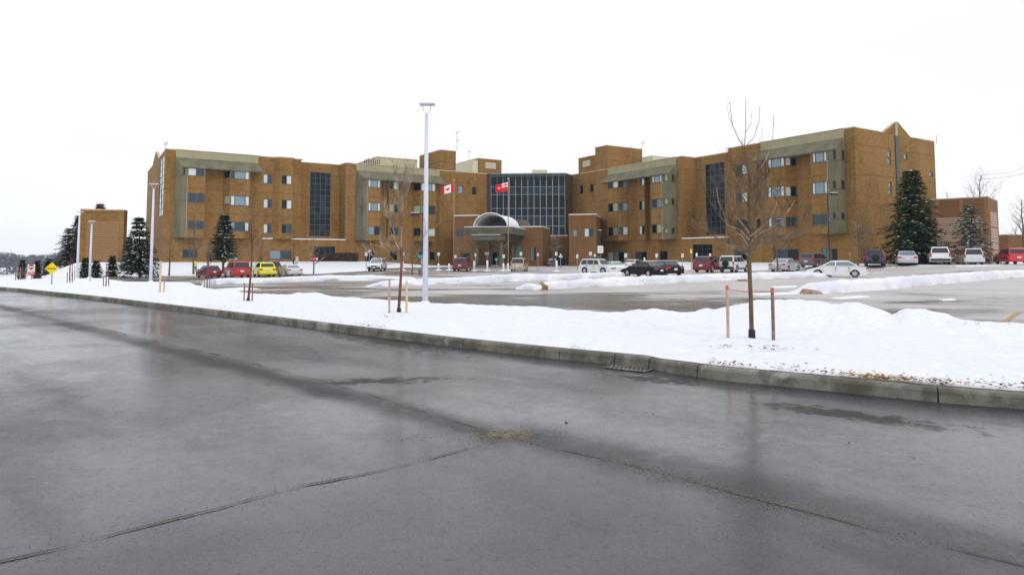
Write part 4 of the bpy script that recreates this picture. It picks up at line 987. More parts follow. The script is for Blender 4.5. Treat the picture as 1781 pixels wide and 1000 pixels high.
hd.obox(p+V2(0, 0, pz-.2), d*LH, nn*1.1, (0, 0, 1.35))
for _ in range(5200):
    u, w, z = random.random()*LH, random.uniform(-.15, 1.25), random.uniform(0, 1.5); c3 = p+d*u+nn*w; leaf(hd, (c3.x, c3.y, pz+z), random.uniform(.08, .2), 0)
tag(hd.build('hedge', 'hedge_leaf'), 'clipped leafless dark hedge below the left wing windows', 'hedge')
# --- brick service blocks at either side
def block(name, label, pc, pa, pb, z1, depth, dirf, rects_px, lattice, mi='brick'):
    """front face between photo columns pa..pb with its top at z1"""
    a, c = onz(*pa, z1), onz(*pb, z1); a, c = Vector((a.x, a.y)), Vector((c.x, c.y)); D = (c-a).normalized(); N = Vector((-D.y, D.x)); N = N if N.dot(-a) > 0 else -N
    root = empty(name, (0, 0, 0), 0, label, 'building', 'brick service blocks beside the hospital'); b = MB(); q = [a, c, c-N*depth, a-N*depth]; b.prism(q, -3, z1)
    for fi, fc in enumerate(b.f): b.uv[fi] = [((b.v[i][0]+b.v[i][1])*.8, b.v[i][2]) for i in fc]
    b.build('brick_wall', mi, root); b = MB(); cc = sum(q, Vector((0, 0)))/4; b.prism([cc+(v-cc)*1.015 for v in q], z1, z1+.16); b.build('coping', 'coping', root)
    for (A_, B_, u0, u1, za, zb, snowy) in lattice(a, c, N, depth):
        D2 = (B_-A_); L2 = D2.length; D2 /= L2; N2 = Vector((-D2.y, D2.x)); cen = cc; N2 = N2 if N2.dot(A_-cc) > 0 else -N2; p = A_+D2*L2*u0+N2*.004
        n_ = int((zb-za)/.30)
        for k in range(n_):
            b = MB(); z = za+(zb-za)*k/n_; b.obox((p.x, p.y, z), (D2.x*L2*(u1-u0), D2.y*L2*(u1-u0), 0), (N2.x*.09, N2.y*.09, 0), (0, 0, .19)); 
            if snowy and random.random() < snowy:
                w0 = random.uniform(0, .06); w1 = random.uniform(.92, 1.); pp = p+D2*L2*(u1-u0)*w0+N2*.01; b.obox((pp.x, pp.y, z+.19), (D2.x*L2*(u1-u0)*(w1-w0), D2.y*L2*(u1-u0)*(w1-w0), 0), (N2.x*.08, N2.y*.08, 0), (0, 0, .045), 1)
            b.build('brick_course', ['brick_lattice', 'snow_clump'], root)
    return root, a, c, N
block('service_block', 'square brick block with a recessed grid front at the far left', None, (140, 365), (216, 366.5), 9.0, 2.4, 0, None, lambda a, c, N, dp: [(a, c, .16, .90, 1.2, 7.3, 0)], 'brick')
block('service_block', 'brown brick block with snow-lined courses behind the snowy pine', None, (1618, 348.6), (1718, 343.6), 9.6, 9, 0, None, lambda a, c, N, dp: [(a, c, .08, .90, 1.4, 7.1, .9), (c, c-N*dp, .10, .8, 1.2, 8., .9)], 'brick_dark')
r_, _, _, _ = block('service_block', 'lowest brown brick block cut off by the right edge', None, (1752, 409), (1850, 409), 5.4, 9, 0, None, lambda a, c, N, dp: [], 'brick_dark')
# ---------------------------------------------------------------- vehicles
# profile: L, W, H, clearance, belt, hood front z, tail z, x of (rear glass base, roof rear, roof front, windscreen base), wheel radius, axle x, panes per side
CARS = {
 'sedan':  dict(L=4.75, W=1.78, H=1.42, c=.20, bl=.93, hf=.66, hb=.90, tz=.93, g=(-1.78, -1.02, .42, 1.22), wr=.32, ax=(-1.42, 1.42), n=2, tf=.88),
 'suv':    dict(L=4.5, W=1.82, H=1.76, c=.28, bl=1.08, hf=.90, hb=1.08, tz=1.0, g=(-2.16, -1.92, .50, 1.12), wr=.37, ax=(-1.35, 1.40), n=3, tf=.8),
 'van':    dict(L=4.85, W=1.90, H=1.74, c=.22, bl=1.0, hf=.70, hb=.98, tz=.95, g=(-2.34, -2.06, .75, 1.62), wr=.34, ax=(-1.45, 1.52), n=3, tf=.8),
 'hatch':  dict(L=4.0, W=1.70, H=1.47, c=.20, bl=.93, hf=.70, hb=.92, tz=.92, g=(-1.92, -1.45, .36, 1.20), wr=.31, ax=(-1.22, 1.25), n=2, tf=.85),
 'wagon':  dict(L=4.7, W=1.85, H=1.66, c=.24, bl=1.03, hf=.80, hb=1.03, tz=.98, g=(-2.26, -1.90, .50, 1.25), wr=.36, ax=(-1.42, 1.42), n=3, tf=.8)}
def car_mesh(kind, paint_, label, rim='rim', spare=False, dark_low=False, pale_glass=False, rack=False):
    k = CARS[kind]; L, W, Hh, c, bl = k['L'], k['W'], k['H'], k['c'], k['bl']; g0, g1_, g2_, g3 = k['g']; wr = k['wr']; w = W/2
    root = empty('parked_car', (0, 0, 0), 0, label, 'car', 'cars parked in front of the hospital')
    # lower body: side outline with wheel openings, drawn in cross layers so the flanks bulge
    def outline(z_in=0., sh=0.):
        pts = [(-L/2+.06+sh, c+sh)]
        for ax in k['ax']:
            r = wr+.07
            for i in range(9):
                a = pi-pi*i/8; x = ax+cos(a)*r; z = max(c, wr+sin(a)*r*.98)
                if z <= c+.01 and i not in (0, 8): continue
                pts.append((x, z if 0 < i < 8 else c+sh))
        pts += [(L/2-.10-sh, c+sh), (L/2-sh, c+.22), (L/2-.02-sh, k['hf']-.12), (L/2-.12-sh, k['hf']-sh*.6), (L/2-.42, k['hf']+.08-sh*.6), (g3+.1, k['hb']-sh*.5), (g3, bl-.0-sh*.3), (g0, max(k['tz'], bl)-sh*.3), (-L/2+.10+sh, k['tz']-.02-sh*.6), (-L/2+.02+sh, k['tz']-.14), (-L/2+sh, .58), (-L/2+.02+sh, c+.16)]
        return pts
    b = MB(); layers = [(-w+.06, .05), (-w, .0), (-w+.02, .0), (w-.02, .0), (w, .0), (w-.06, .05)]
    ys_ = [(-w+.045, .05), (-w, .012), (w, .012), (w-.045, .05)]; vs = []
    for y, sh in ys_: vs += [(x, y, z) for x, z in outline(sh=sh)]
    n_ = len(outline()); fs = [tuple(range(n_)), tuple(range(4*n_-1, 3*n_-1, -1))]
    for l in range(3): fs += [(l*n_+i, (l+1)*n_+i, (l+1)*n_+(i+1) % n_, l*n_+(i+1) % n_) for i in range(n_)]
    b.mesh(vs, fs); body = b.build('body', paint_, root, bevel=.03)
    for p in body.data.polygons: p.use_smooth = False
    # greenhouse
    wb, wt = w-.07, w-.26; b = MB()
    prof = [(g0, bl-.02), (g1_, Hh-.05), (g1_+.18, Hh), (g2_-.25, Hh), (g2_, Hh-.05), (g3, bl-.02)]
    def wy(z): return wb+(wt-wb)*(z-bl)/(Hh-bl)
    vs = [(x, -wy(z), z) for x, z in prof]+[(x, wy(z), z) for x, z in prof]; m_ = len(prof)
    b.mesh(vs, [tuple(range(m_)), tuple(range(2*m_-1, m_-1, -1))]+[(i, m_+i, m_+(i+1) % m_, (i+1) % m_) for i in range(m_)])
    b.build('cabin', paint_, root, bevel=.035)
    gl = 'car_glass_pale' if pale_glass else 'car_glass'
    zb, zt = bl+.04, Hh-.11
    def xf(z): return g3+(g2_-g3)*(z-bl)/(Hh-.05-bl)
    def xr(z): return g0+(g1_-g0)*(z-bl)/(Hh-.05-bl)
    for sgn in (-1, 1):
        xs_ = [(xr(zb)+.12, xr(zt)+.10), *[(xr(zb)+.12+(xf(zb)-xr(zb)-.30)*i/k['n'],)*2 for i in range(1, k['n'])], (xf(zb)-.18, xf(zt)-.10)]
        if k['n'] == 2: xs_[1] = (.02, .02)
        for i in range(len(xs_)-1):
            a, e = xs_[i], xs_[i+1]; p = .035; b = MB()
            q = [(a[0]+p, sgn*(wy(zb)+.006), zb), (e[0]-p, sgn*(wy(zb)+.006), zb), (e[1]-p, sgn*(wy(zt)+.006), zt), (a[1]+p, sgn*(wy(zt)+.006), zt)]
            q2 = [(x, y-sgn*.02, z) for x, y, z in q]; b.mesh(q+q2, [(0, 1, 2, 3), (7, 6, 5, 4)]+[(j, (j+1) % 4, 4+(j+1) % 4, 4+j) for j in range(4)]); b.build('side_window', gl, root)
    def slope_glass(name, x0, z0, x1, z1, sg):
        nx, nzv = (z1-z0), -(x1-x0); ln = sqrt(nx*nx+nzv*nzv); nx, nzv = nx/ln*sg, abs(nzv/ln); b = MB(); o_ = .008
        q = [(x0+nx*o_, -(wy(z0)-.09), z0+nzv*o_), (x0+nx*o_, (wy(z0)-.09), z0+nzv*o_), (x1+nx*o_, (wy(z1)-.08), z1+nzv*o_), (x1+nx*o_, -(wy(z1)-.08), z1+nzv*o_)]
        q2 = [(x-nx*.02, y, z-nzv*.02) for x, y, z in q]; b.mesh(q+q2, [(0, 1, 2, 3), (7, 6, 5, 4)]+[(j, (j+1) % 4, 4+(j+1) % 4, 4+j) for j in range(4)]); b.build(name, gl, root)
    slope_glass('windscreen', xf(bl+.05), bl+.05, xf(Hh-.10), Hh-.10, 1); slope_glass('rear_window', xr(bl+.08), bl+.08, xr(Hh-.12), Hh-.12, -1)
    # wheels
    for ax in k['ax']:
        for sgn in (-1, 1):
            b = MB(); y0, y1 = sgn*(w-.02), sgn*(w-.22)
            ring = [(y1, wr*.90), (y1, wr*.99), ((y0+y1)/2, wr), (y0-sgn*.015, wr*.99), (y0, wr*.92), (y0-sgn*.005, wr*.66)]; N_ = 18; vs = []
            for (yy, rr_) in ring: vs += [(ax+cos(2*pi*i/N_)*rr_, yy, wr+sin(2*pi*i/N_)*rr_) for i in range(N_)]
            fs = [(j*N_+i, j*N_+(i+1) % N_, (j+1)*N_+(i+1) % N_, (j+1)*N_+i) for j in range(len(ring)-1) for i in range(N_)]+[tuple(range(N_))]
            b.mesh(vs, fs); wh = b.build('wheel', 'tyre', root, smooth=True)
            b = MB(); rr_ = wr*.66; vs = [(ax+cos(2*pi*i/N_)*rr_, y0-sgn*.012, wr+sin(2*pi*i/N_)*rr_) for i in range(N_)]+[(ax+cos(2*pi*i/N_)*rr_*.8, y0-sgn*.006, wr+sin(2*pi*i/N_)*rr_*.8) for i in range(N_)]
            b.mesh(vs, [(i, (i+1) % N_, N_+(i+1) % N_, N_+i) for i in range(N_)]+[tuple(range(N_, 2*N_))])
            for i in range(5):
                a = 2*pi*i/5; d1 = Vector((cos(a), 0, sin(a))); d2 = Vector((-sin(a), 0, cos(a))); ctr = Vector((ax, y0-sgn*.002, wr)); q = [ctr+d1*rr_*.35+d2*.01, ctr+d1*rr_*.35-d2*.01, ctr+d1*rr_*.8-d2*.035, ctr+d1*rr_*.8+d2*.035]; b.face(q, 1)
            b.build('rim', [rim, 'plastic_dark'], wh)
            b = MB(); N2 = 14; r1, r2 = wr+.065, wr+.10      # dark lip of the wheel opening
            vs = []
            for i in range(N2+1):
                a = pi*i/N2
                vs += [(ax+cos(a)*r1, sgn*(w+.004), wr+sin(a)*r1*.98), (ax+cos(a)*r2, sgn*(w-.012), wr+sin(a)*r2*.98)]
            b.mesh(vs, [(2*i, 2*i+1, 2*i+3, 2*i+2) for i in range(N2)]); b.build('wheel_arch', 'plastic_dark' if (dark_low or kind == 'suv') else paint_, root)
    # inner darkness of the wheel housings, sills, bumpers
    b = MB(); b.box((0, 0, c+.12), (L-.5, W-.34, .22)); b.build('underbody', 'plastic_dark', root)
    bm_ = 'plastic_dark' if dark_low else paint_
    b = MB(); b.box((L/2-.02, 0, c+.17), (.12, W-.14, .26)); b.build('bumper', bm_, root, bevel=.04); b = MB(); b.box((-L/2+.02, 0, c+.19), (.14, W-.12, .24)); b.build('bumper', bm_, root, bevel=.04)
    if dark_low:
        for sgn in (-1, 1): b = MB(); b.box((0, sgn*(w-.005), c+.10), (k['ax'][1]-k['ax'][0]-2*wr-.2, .03, .16)); b.build('sill', 'plastic_dark', root)
    b = MB(); b.box((L/2+.0, 0, k['hf']-.20), (.05, W*.42, .13)); b.build('grille', 'plastic_dark', root)
    for sgn in (-1, 1):
        b = MB(); b.box((L/2-.07, sgn*(w-.24), k['hf']-.17), (.14, .34, .15)); b.build('headlight', 'lamp_clear', root, bevel=.02)
        tall = kind in ('suv', 'van', 'wagon')
        b = MB(); b.box((-L/2+.055, sgn*(w-.10 if tall else w-.20), k['tz']-.06 if tall else k['tz']-.17), (.11, .13 if tall else .36, .40 if tall else .15)); b.build('tail_light', 'tail_red', root, bevel=.015)
        b = MB(); b.box((g3-.25, sgn*(w+.06), bl+.06), (.10, .16, .12)); b.build('wing_mirror', paint_, root, bevel=.02)
        for i in range(2): b = MB(); b.box((-.95+i*1.0-.05, sgn*(w+.008), bl-.14), (.16, .03, .035)); b.build('door_handle', 'plastic_dark', root)
        for xx in (-.98, .03, 1.02): b = MB(); b.box((xx, sgn*(w-.001), (bl+c)/2+.08), (.014, .008, bl-c-.28)); b.build('door_seam', 'plastic_dark', root)
    b = MB(); b.box((-L/2-.015, 0, .62 if kind == 'sedan' else .72), (.03, .34, .17)); b.build('licence_plate', 'plate', root)
    b = MB(); b.box((L/2+.045, 0, c+.2), (.03, .32, .15)); b.build('licence_plate', 'plate', root)
    if spare:
        b = MB(); cx_ = -L/2-.13; N_ = 20; vs = []
        for (xx, rr_) in ((.10, .30), (.08, .34), (-.08, .34), (-.11, .29), (-.11, .05)): vs += [(cx_+xx, cos(2*pi*i/N_)*rr_, .92+sin(2*pi*i/N_)*rr_) for i in range(N_)]
        b.mesh(vs, [(j*N_+i, j*N_+(i+1) % N_, (j+1)*N_+(i+1) % N_, (j+1)*N_+i) for j in range(4) for i in range(N_)]+[tuple(range(4*N_, 5*N_)), tuple(range(N_-1, -1, -1))]); b.build('spare_wheel', 'tyre', root, smooth=True)
    if rack:
        for sgn in (-1, 1): b = MB(); b.tube([(g1_+.3, sgn*(wt-.06), Hh), (g1_+.4, sgn*(wt-.06), Hh+.07), (g2_-.5, sgn*(wt-.06), Hh+.07), (g2_-.35, sgn*(wt-.06), Hh)], .02, 5); b.build('roof_rail', 'plastic_dark', root)
    return root
def place_car(kind, paint_, x0, x1, yb, yt, mode, lo, hi, label, **kw):
    k = CARS[kind]; L, W, Hh = k['L'], k['W'], k['H']; root = car_mesh(kind, paint_, label, **kw)
    p = lot((x0+x1)/2, yb); pm = F/p.y
    s_ = max(.84, min(1.14, (yb-yt)/pm/Hh)); away = math.degrees(atan2(p.y, p.x)); best = None
    half = W/2*s_                      # the base row is the near edge; the centre lies a little beyond
    for dlt in range(lo, hi+1, 2):
        h = radians(away+dlt+(180 if mode == 'front' else 0)); d = Vector((cos(h), sin(h))); e = Vector((-d.y, d.x))
        c_ = Vector((p.x, p.y)); c_ = c_+c_.normalized()*(abs(d.dot(c_.normalized()))*L/2*s_*.75+abs(e.dot(c_.normalized()))*half)
        for _ in range(3):
            xs_ = [proj((c_.x+d.x*a*L/2*s_+e.x*q*half, c_.y+d.y*a*L/2*s_+e.y*q*half, .6))[0] for a in (-1, 1) for q in (-1, 1)]
            c_.x += ((x0+x1)/2-(min(xs_)+max(xs_))/2)/pm
        er = abs((max(xs_)-min(xs_))-(x1-x0))
        if best is None or er < best[0]: best = (er, h, c_.copy(), dlt)
    er, h, c_, dlt = best
    root.location = (c_.x, c_.y, max(rise(c_.x, c_.y), ground_z(c_.x, c_.y)+.0)+.002); root.rotation_euler = (0, 0, h); root.scale = (s_,)*3
    return root
place_car('hatch', 'paint_maroon', 341, 386, 483.5, 464, 'rear', 15, 75, 'small dark red hatchback, leftmost of the parked cars')
place_car('van', 'paint_red', 390, 436, 483.5, 455, 'rear', 12, 60, 'red minivan beside the bright yellow car')
place_car('hatch', 'paint_yellow', 439, 481, 481.5, 456.5, 'rear', 10, 60, 'bright yellow small car with a dark rear window')
place_car('sedan', 'paint_silver', 481, 527, 480.5, 460, 'rear', 15, 75, 'pale silver sedan just right of the bright yellow car', pale_glass=True)
place_car('wagon', 'paint_maroon', 456, 487, 477, 454, 'rear', 10, 60, 'maroon car mostly hidden behind the yellow one')
place_car('suv', 'paint_white', 641, 671, 472, 449, 'front', -60, -12, 'white car with a black front end facing the camera by the hedge', dark_low=True, pale_glass=True)
place_car('van', 'paint_maroon', 787, 822, 471.5, 448.5, 'rear', -60, -10, 'dark red minivan parked beside the entrance canopy')
place_car('van', 'paint_beige', 888, 918, 472.5, 449, 'rear', -50, -6, 'beige minivan parked in front of the canopy columns', rack=True)
place_car('sedan', 'paint_teal', 953, 969, 463, 449, 'front', -40, 0, 'dark teal sedan facing out beside a white bollard', pale_glass=True)
place_car('sedan', 'paint_blue', 972, 993, 462, 452, 'rear', 40, 88, 'small dark blue car between two dark sedans')
place_car('sedan', 'paint_navy', 990, 1011, 462.5, 450, 'front', -50, -5, 'dark navy sedan facing out, left of the white sport utility', pale_glass=True)
place_car('wagon', 'paint_teal', 1021, 1050, 465, 446, 'front', -60, -10, 'dark teal car half hidden behind the white sport utility')
place_car('suv', 'paint_white', 1006, 1076, 477.5, 452, 'front', 40, 88, 'white sport utility car facing right behind the snow bank', rack=True)
place_car('sedan', 'paint_green_white', 1050, 1090, 474, 456, 'front', 20, 75, 'pale green-white car behind the white sport utility', pale_glass=True)
place_car('sedan', 'paint_white', 1083, 1123, 467.5, 451.5, 'rear', -75, -20, 'white sedan behind the black sedan')
place_car('sedan', 'paint_black', 1081, 1160, 482, 456, 'rear', 45, 90, 'black sedan facing left in front of the snow-edged lane')
place_car('sedan', 'paint_black', 1128, 1188, 479.5, 454, 'rear', 25, 80, 'black car with a red tail light, tucked behind the black sedan')
place_car('wagon', 'paint_maroon', 1205, 1262, 474.5, 446, 'rear', -75, -20, 'dark red sport utility car beside the white one with a spare wheel')
place_car('suv', 'paint_white', 1250, 1302, 474, 445, 'rear', -75, -20, 'white sport utility car with a black spare wheel on its back', spare=True, dark_low=True)
place_car('sedan', 'paint_silver_dark', 1337, 1394, 473, 449.5, 'rear', -75, -20, 'silver sedan with red tail lights behind the staked tree', pale_glass=True)
place_car('wagon', 'paint_taupe', 1388, 1448, 471.5, 446, 'rear', -75, -20, 'grey-brown wagon behind the long silver-white sedan')
place_car('sedan', 'paint_white', 1402, 1508, 482.5, 453.5, 'rear', 60, 92, 'silver-white sedan facing left, seen from its side', pale_glass=True)
place_car('suv', 'paint_navy', 1502, 1542, 472.8, 443, 'rear', 3, 40, 'dark blue sport utility car with a spare wheel on its back', spare=True, dark_low=True)
place_car('sedan', 'paint_silver_dark', 1557, 1598, 472.8, 448, 'rear', 3, 40, 'silver sedan beside the tall green spruce', pale_glass=True)
place_car('suv', 'paint_white', 1608, 1655, 472.8, 441, 'rear', 3, 45, 'white sport utility car with a black lower body by the snowy pine', dark_low=True)
place_car('van', 'paint_silver', 1661, 1714, 472.8, 444.5, 'rear', 3, 45, 'silver minivan beside the bright red car')
place_car('wagon', 'paint_bright_red', 1728, 1792, 472, 441, 'rear', 3, 50, 'bright red car cut off by the right edge')

# ---------------------------------------------------------------- lamp posts, flagpoles, signs
def on_ground(px, py, zf=None):
    z = 0.
    for _ in range(8): p = onz(px, py, z); z = (zf or ground_z)(p.x, p.y)
    return onz(px, py, z)
def street_light(px, yb, zb, ytop, label, wfac=1., axis_x=True, Y=None):
    p = onz(px, yb, zb) if Y is None else onY(px, yb, Y); r = ray(px+ (0), ytop); zt = H+r.z*p.y/r.y
    t = empty('street_light', p, 0, label, 'street light', 'white lamp posts along the verge'); h = zt-p.z; b = MB()
    b.tube([(0, 0, 0), (0, 0, h*.5), (0, 0, h-.32)], [.085*wfac, .07*wfac, .05*wfac], 10); b.build('pole', 'pole_white', t, smooth=True)
    b = MB(); b.tube([(0, 0, -.08), (0, 0, .02), (0, 0, .05), (0, 0, .12)], [.27*wfac, .24*wfac, .15*wfac, .10*wfac], 14); b.build('base', 'snow_clump', t)
    b = MB()
    for k in (-1, 1): b.tube([(0, 0, h-.36), (k*.07, 0, h-.28), (k*.12, 0, h-.14), (k*.12, 0, h-.06)], .014, 5)
    b.build('bracket', 'pole_white', t)
    b = MB(); b.box((.02, 0, h-.03), (.46, .28, .05)); b.build('lamp_head', 'pole_white', t, bevel=.015); b = MB(); b.box((-.05, 0, h-.055), (.30, .2, .02)); b.build('lens', 'lamp_clear', t)
    return t
street_light(739.5, 530.5, .15, 180, 'tallest white lamp post, standing in the snow verge')
street_light(262, 492, .1, 319.5, 'white lamp post in front of the left wing\'s brick end', 1.05)
street_light(156, 484, -.1, 384, 'shortest white lamp post in front of the left service block', 1.15)
street_light(134, 486, -.1, 368, 'white lamp post at the left edge of the service block', 1.15)
def black_lamp(px, yb, ytop, Y, label, style=0, headx=1):
    p = onY(px, yb, Y); p.z = ground_z(p.x, p.y); zt = onY(px, ytop, Y).z; h = zt-p.z
    t = empty('lamp_post', p, 0, label, 'lamp post', 'black lamp posts near the hospital'); b = MB(); b.tube([(0, 0, 0), (0, 0, h)], .075, 8); b.build('pole', 'black_metal', t)
    b = MB()
    if style == 0: b.tube([(0, 0, h-.12), (headx*.35, 0, h-.08)], .05, 6); b.box((headx*.75, 0, h-.12), (.75, .5, .28))
    else: b.tube([(0, 0, h-.9), (0, 0, h-.7), (0, 0, h-.05), (0, 0, h)], [.12, .2, .32, .30], 8)
    b.build('lamp_head', 'black_metal', t, bevel=.05)
    b = MB(); b.box((headx*.75 if style == 0 else 0, 0, h+.04), (.7 if style == 0 else .5, .45, .05)); b.build('snow_cap', 'snow_clump', t)
    return t
black_lamp(1443, 458, 336, 80, 'tall black lamp post in front of the right wing\'s concrete bay')
black_lamp(1347, 455, 381, 92, 'black lamp post behind the bare staked tree')
black_lamp(1043.5, 456, 401, 92, 'short black lantern post with a white notice below it', 1)
black_lamp(735, 476, 371, 62, 'black lamp post rising beside the tallest white one', 0, -1)
def flagpole(px, yb, ytop, Y, label):
    p = onY(px, yb, Y); p.z = rise(p.x, p.y); h = onY(px, ytop, Y).z-p.z; t = empty('flagpole', p, 0, label, 'flagpole', 'flagpoles at the entrance')
    b = MB(); b.tube([(0, 0, 0), (0, 0, h)], [.09, .05], 8); b.build('pole', 'tan_metal', t, smooth=True)
    b = MB(); bm = bmesh.new(); bmesh.ops.create_icosphere(bm, subdivisions=2, radius=.13); me = bpy.data.meshes.new('finial'); bm.to_mesh(me); bm.free(); me.materials.append(M['brass'])
    o = bpy.data.objects.new('finial', me); col.objects.link(o); o.parent = t; o.location = (0, 0, h+.1); return p, h
def flag(p, h, Wd, Hd, kind, label, droop):
    """cloth flying to the left of its pole, rippled and sagging at the free end"""
    NX, NY = 32, 16; root = None; b = MB()
    def pos(u, v):      # u 0 at the pole, v 0 at the top
        x = -u*Wd; y = .22*sin(u*7+v*1.5)*u*Wd*.35; z = -v*Hd*(1-.18*u)-u*droop*Hd+.10*Hd*sin(u*6+1.)*u*.5
        return Vector((x, y, z))
    vs = [pos(i/NX, j/NY) for j in range(NY+1) for i in range(NX+1)]; b.v = [tuple(v) for v in vs]
    for j in range(NY):
        for i in range(NX):
            u, v = (i+.5)/NX, (j+.5)/NY
            if kind == 'leaf': mi = 1 if .25 < u < .75 else 0
            else:
                mi = 0
                if u < .5 and v < .5:
                    a, c = u*2, v*2; mi = 2
                    if abs(a-c) < .16 or abs(a-1+c) < .16: mi = 1
                    if abs(a-.5) < .17 or abs(c-.5) < .22: mi = 1
                    if abs(a-.5) < .09 or abs(c-.5) < .12: mi = 0
            k = j*(NX+1)+i; b.f.append((k, k+1, k+NX+2, k+NX+1)); b.m.append(mi)
    o = b.build('flag', ['flag_red', 'flag_white', 'paint_blue'], smooth=True); o.location = (p.x, p.y-.0, p.z+h-.35); tag(o, label, 'flag')
    sol = o.modifiers.new('cloth', 'SOLIDIFY'); sol.thickness = .01; sol.offset = 0
    # emblem follows the cloth
    def emblem(poly, cu, cv, s_, m_, name, off):
        bb = MB(); c0 = pos(cu, cv)
        pts = [pos(cu-x*s_, cv-y*s_*Wd/Hd) for x, y in poly]
        for side in (-1, 1):
            q = [p_+Vector((0, side*off, 0)) for p_ in pts]; cc = c0+Vector((0, side*off, 0)); vs2 = [cc]+q; n2 = len(q)
            bb.mesh(vs2, [(0, 1+i, 1+(i+1) % n2) for i in range(n2)])
        e = bb.build(name, m_, o)
    if kind == 'leaf':
        half = [(0, 1), (.17, .62), (.42, .74), (.33, .22), (.62, .50), (.70, .30), (1.0, .28), (.88, .05), (.98, -.12), (.5, -.45), (.55, -.62), (.06, -.52), (.04, -1)]
        poly = half+[(-x, y) for x, y in reversed(half[:-1])][:-0 or None]
        emblem(poly, .5, .5, .17, 'flag_red', 'maple_leaf', .02)
    else:
        emblem([(-.7, .9), (.7, .9), (.7, -.1), (0, -1), (-.7, -.1)], .74, .55, .12, 'leaf_yellow', 'shield', .02)
        emblem([(-.7, .9), (.7, .9), (.7, .3), (-.7, .3)], .74, .55, .12, 'flag_white', 'shield_band', .028)
p, h = flagpole(789, 466, 315, 103, 'flagpole flying the red and white maple leaf flag'); flag(p, h, 1.95, 1.35, 'leaf', 'red and white flag with a red maple leaf, blowing left', .45)
p, h = flagpole(884, 470, 312.5, 92, 'flagpole flying the red ensign before the glass front'); flag(p, h, 1.75, 1.25, 'ensign', 'red flag with a small union canton and a yellow shield', .32)
def bollard(px, yb, yt, label):
    p = lot(px, yb); h = (yb-yt)*p.y/F; b = MB(); b.tube([(0, 0, -.05), (0, 0, h-.06), (0, 0, h)], [.13, .13, .08], 10); o = b.build('bollard', 'sign_white', smooth=True); o.location = p; tag(o, label, 'bollard', 'white bollards along the entrance drive')
    b = MB(); b.tube([(0, 0, -.02), (0, 0, .10)], [.55, .22], 9); q = b.build('snow_skirt', 'snow_clump', o)
for px, yb, yt, lb in ((645, 468.5, 453, 'white bollard left of the white car with the black front'), (700, 470, 454, 'white bollard behind the young staked tree'), (762.5, 470, 458.5, 'short white bollard just right of the tallest lamp post'),
        (781, 470, 458.5, 'short white bollard left of the dark red minivan'), (824.5, 471, 454, 'white bollard right of the dark red minivan'), (847.5, 471, 453.5, 'white bollard under the canopy\'s left half'),
        (875.5, 471, 458, 'short white bollard left of the ensign flagpole'), (883.5, 471, 458, 'short white bollard at the foot of the ensign flagpole'), (968, 472, 453.5, 'white bollard in front of the dark teal sedan'), (1121, 464, 448, 'white bollard behind the black sedan\'s roof'), (1212, 466, 440, 'tallest white bollard, left of the dark red sport utility')):
    bollard(px, yb, yt, lb)
def MB_box(t, c, d, name, m_): b = MB(); b.box(c, d); return b.build(name, m_, t)
def sign(px, yc, w_px, h_px, Y, label, face='sign_white', shape='rect', text=None, tcol='sign_black', post='grey_metal', extra=None, tsize=.6, cat='sign', group=None):
    c = onY(px, yc, Y); g_ = max(ground_z(c.x, c.y), 0 if Y < 40 else -9); w, h = w_px*Y/F, h_px*Y/F
    t = empty('sign', (c.x, c.y, g_), 0, label, cat, group); zc = c.z-g_; b = MB(); b.tube([(0, .04, 0), (0, .04, zc+h*.45)], .03*max(1, Y/60), 6); b.build('post', post, t)
    b = MB(); n_ = {'rect': 4, 'diamond': 4, 'oct': 8, 'round': 18}[shape]; a0 = {'rect': pi/4, 'diamond': 0, 'oct': pi/8, 'round': 0}[shape]
    if shape == 'rect': b.box((0, 0, zc), (w, .03, h))
    else:
        vs = [(cos(a0+2*pi*i/n_)*w/2/(cos(pi/8) if shape == 'oct' else 1), y, zc+sin(a0+2*pi*i/n_)*h/2/(cos(pi/8) if shape == 'oct' else 1)) for y in (-.015, .015) for i in range(n_)]
        b.mesh(vs, [tuple(range(n_)), tuple(range(2*n_-1, n_-1, -1))]+[(i, n_+i, n_+(i+1) % n_, (i+1) % n_) for i in range(n_)])
    b.build('sign_face', face, t)
    if text:
        for (s_, dz, sz, tc) in text: text_mesh('lettering', s_, sz, tc, t, (0, -.022, zc+dz), (pi/2, 0, 0))
    if extra: extra(t, zc, w, h)
    return t
def dne(t, zc, w, h):
    b = MB(); r = .40*w; n_ = 22; z0 = zc+h*.17; vs = [(cos(2*pi*i/n_)*r, y, z0+sin(2*pi*i/n_)*r) for y in (-.024, -.016) for i in range(n_)]
    b.mesh(vs, [tuple(range(n_)), tuple(range(2*n_-1, n_-1, -1))]+[(i, n_+i, n_+(i+1) % n_, (i+1) % n_) for i in range(n_)]); b.build('red_disc', 'sign_red', t)
    b = MB(); b.box((0, -.028, z0), (r*1.5, .01, r*.36)); b.build('white_bar', 'sign_white', t); text_mesh('lettering', 'DO NOT ENTER', w*.13, 'sign_red', t, (0, -.02, zc-h*.34), (pi/2, 0, 0))
    b = MB(); b.box((.03, -.0, zc-h*.5-w*.26), (w*1.02, .03, w*.46)); b.build('tab', 'sign_red', t); text_mesh('lettering', 'WAY', w*.34, 'sign_white', t, (.03, -.022, zc-h*.5-w*.26), (pi/2, 0, 0))
sign(54.5, 466.5, 12, 13, 43, 'white do not enter sign with a red disc and a red tab', extra=dne)
def bord(t, zc, w, h): pass
sign(90, 467, 23, 21.5, 34, 'yellow diamond warning sign on a thin post', face='sign_yellow', shape='diamond', text=[('Obstacles', 0, .115, 'sign_black')])
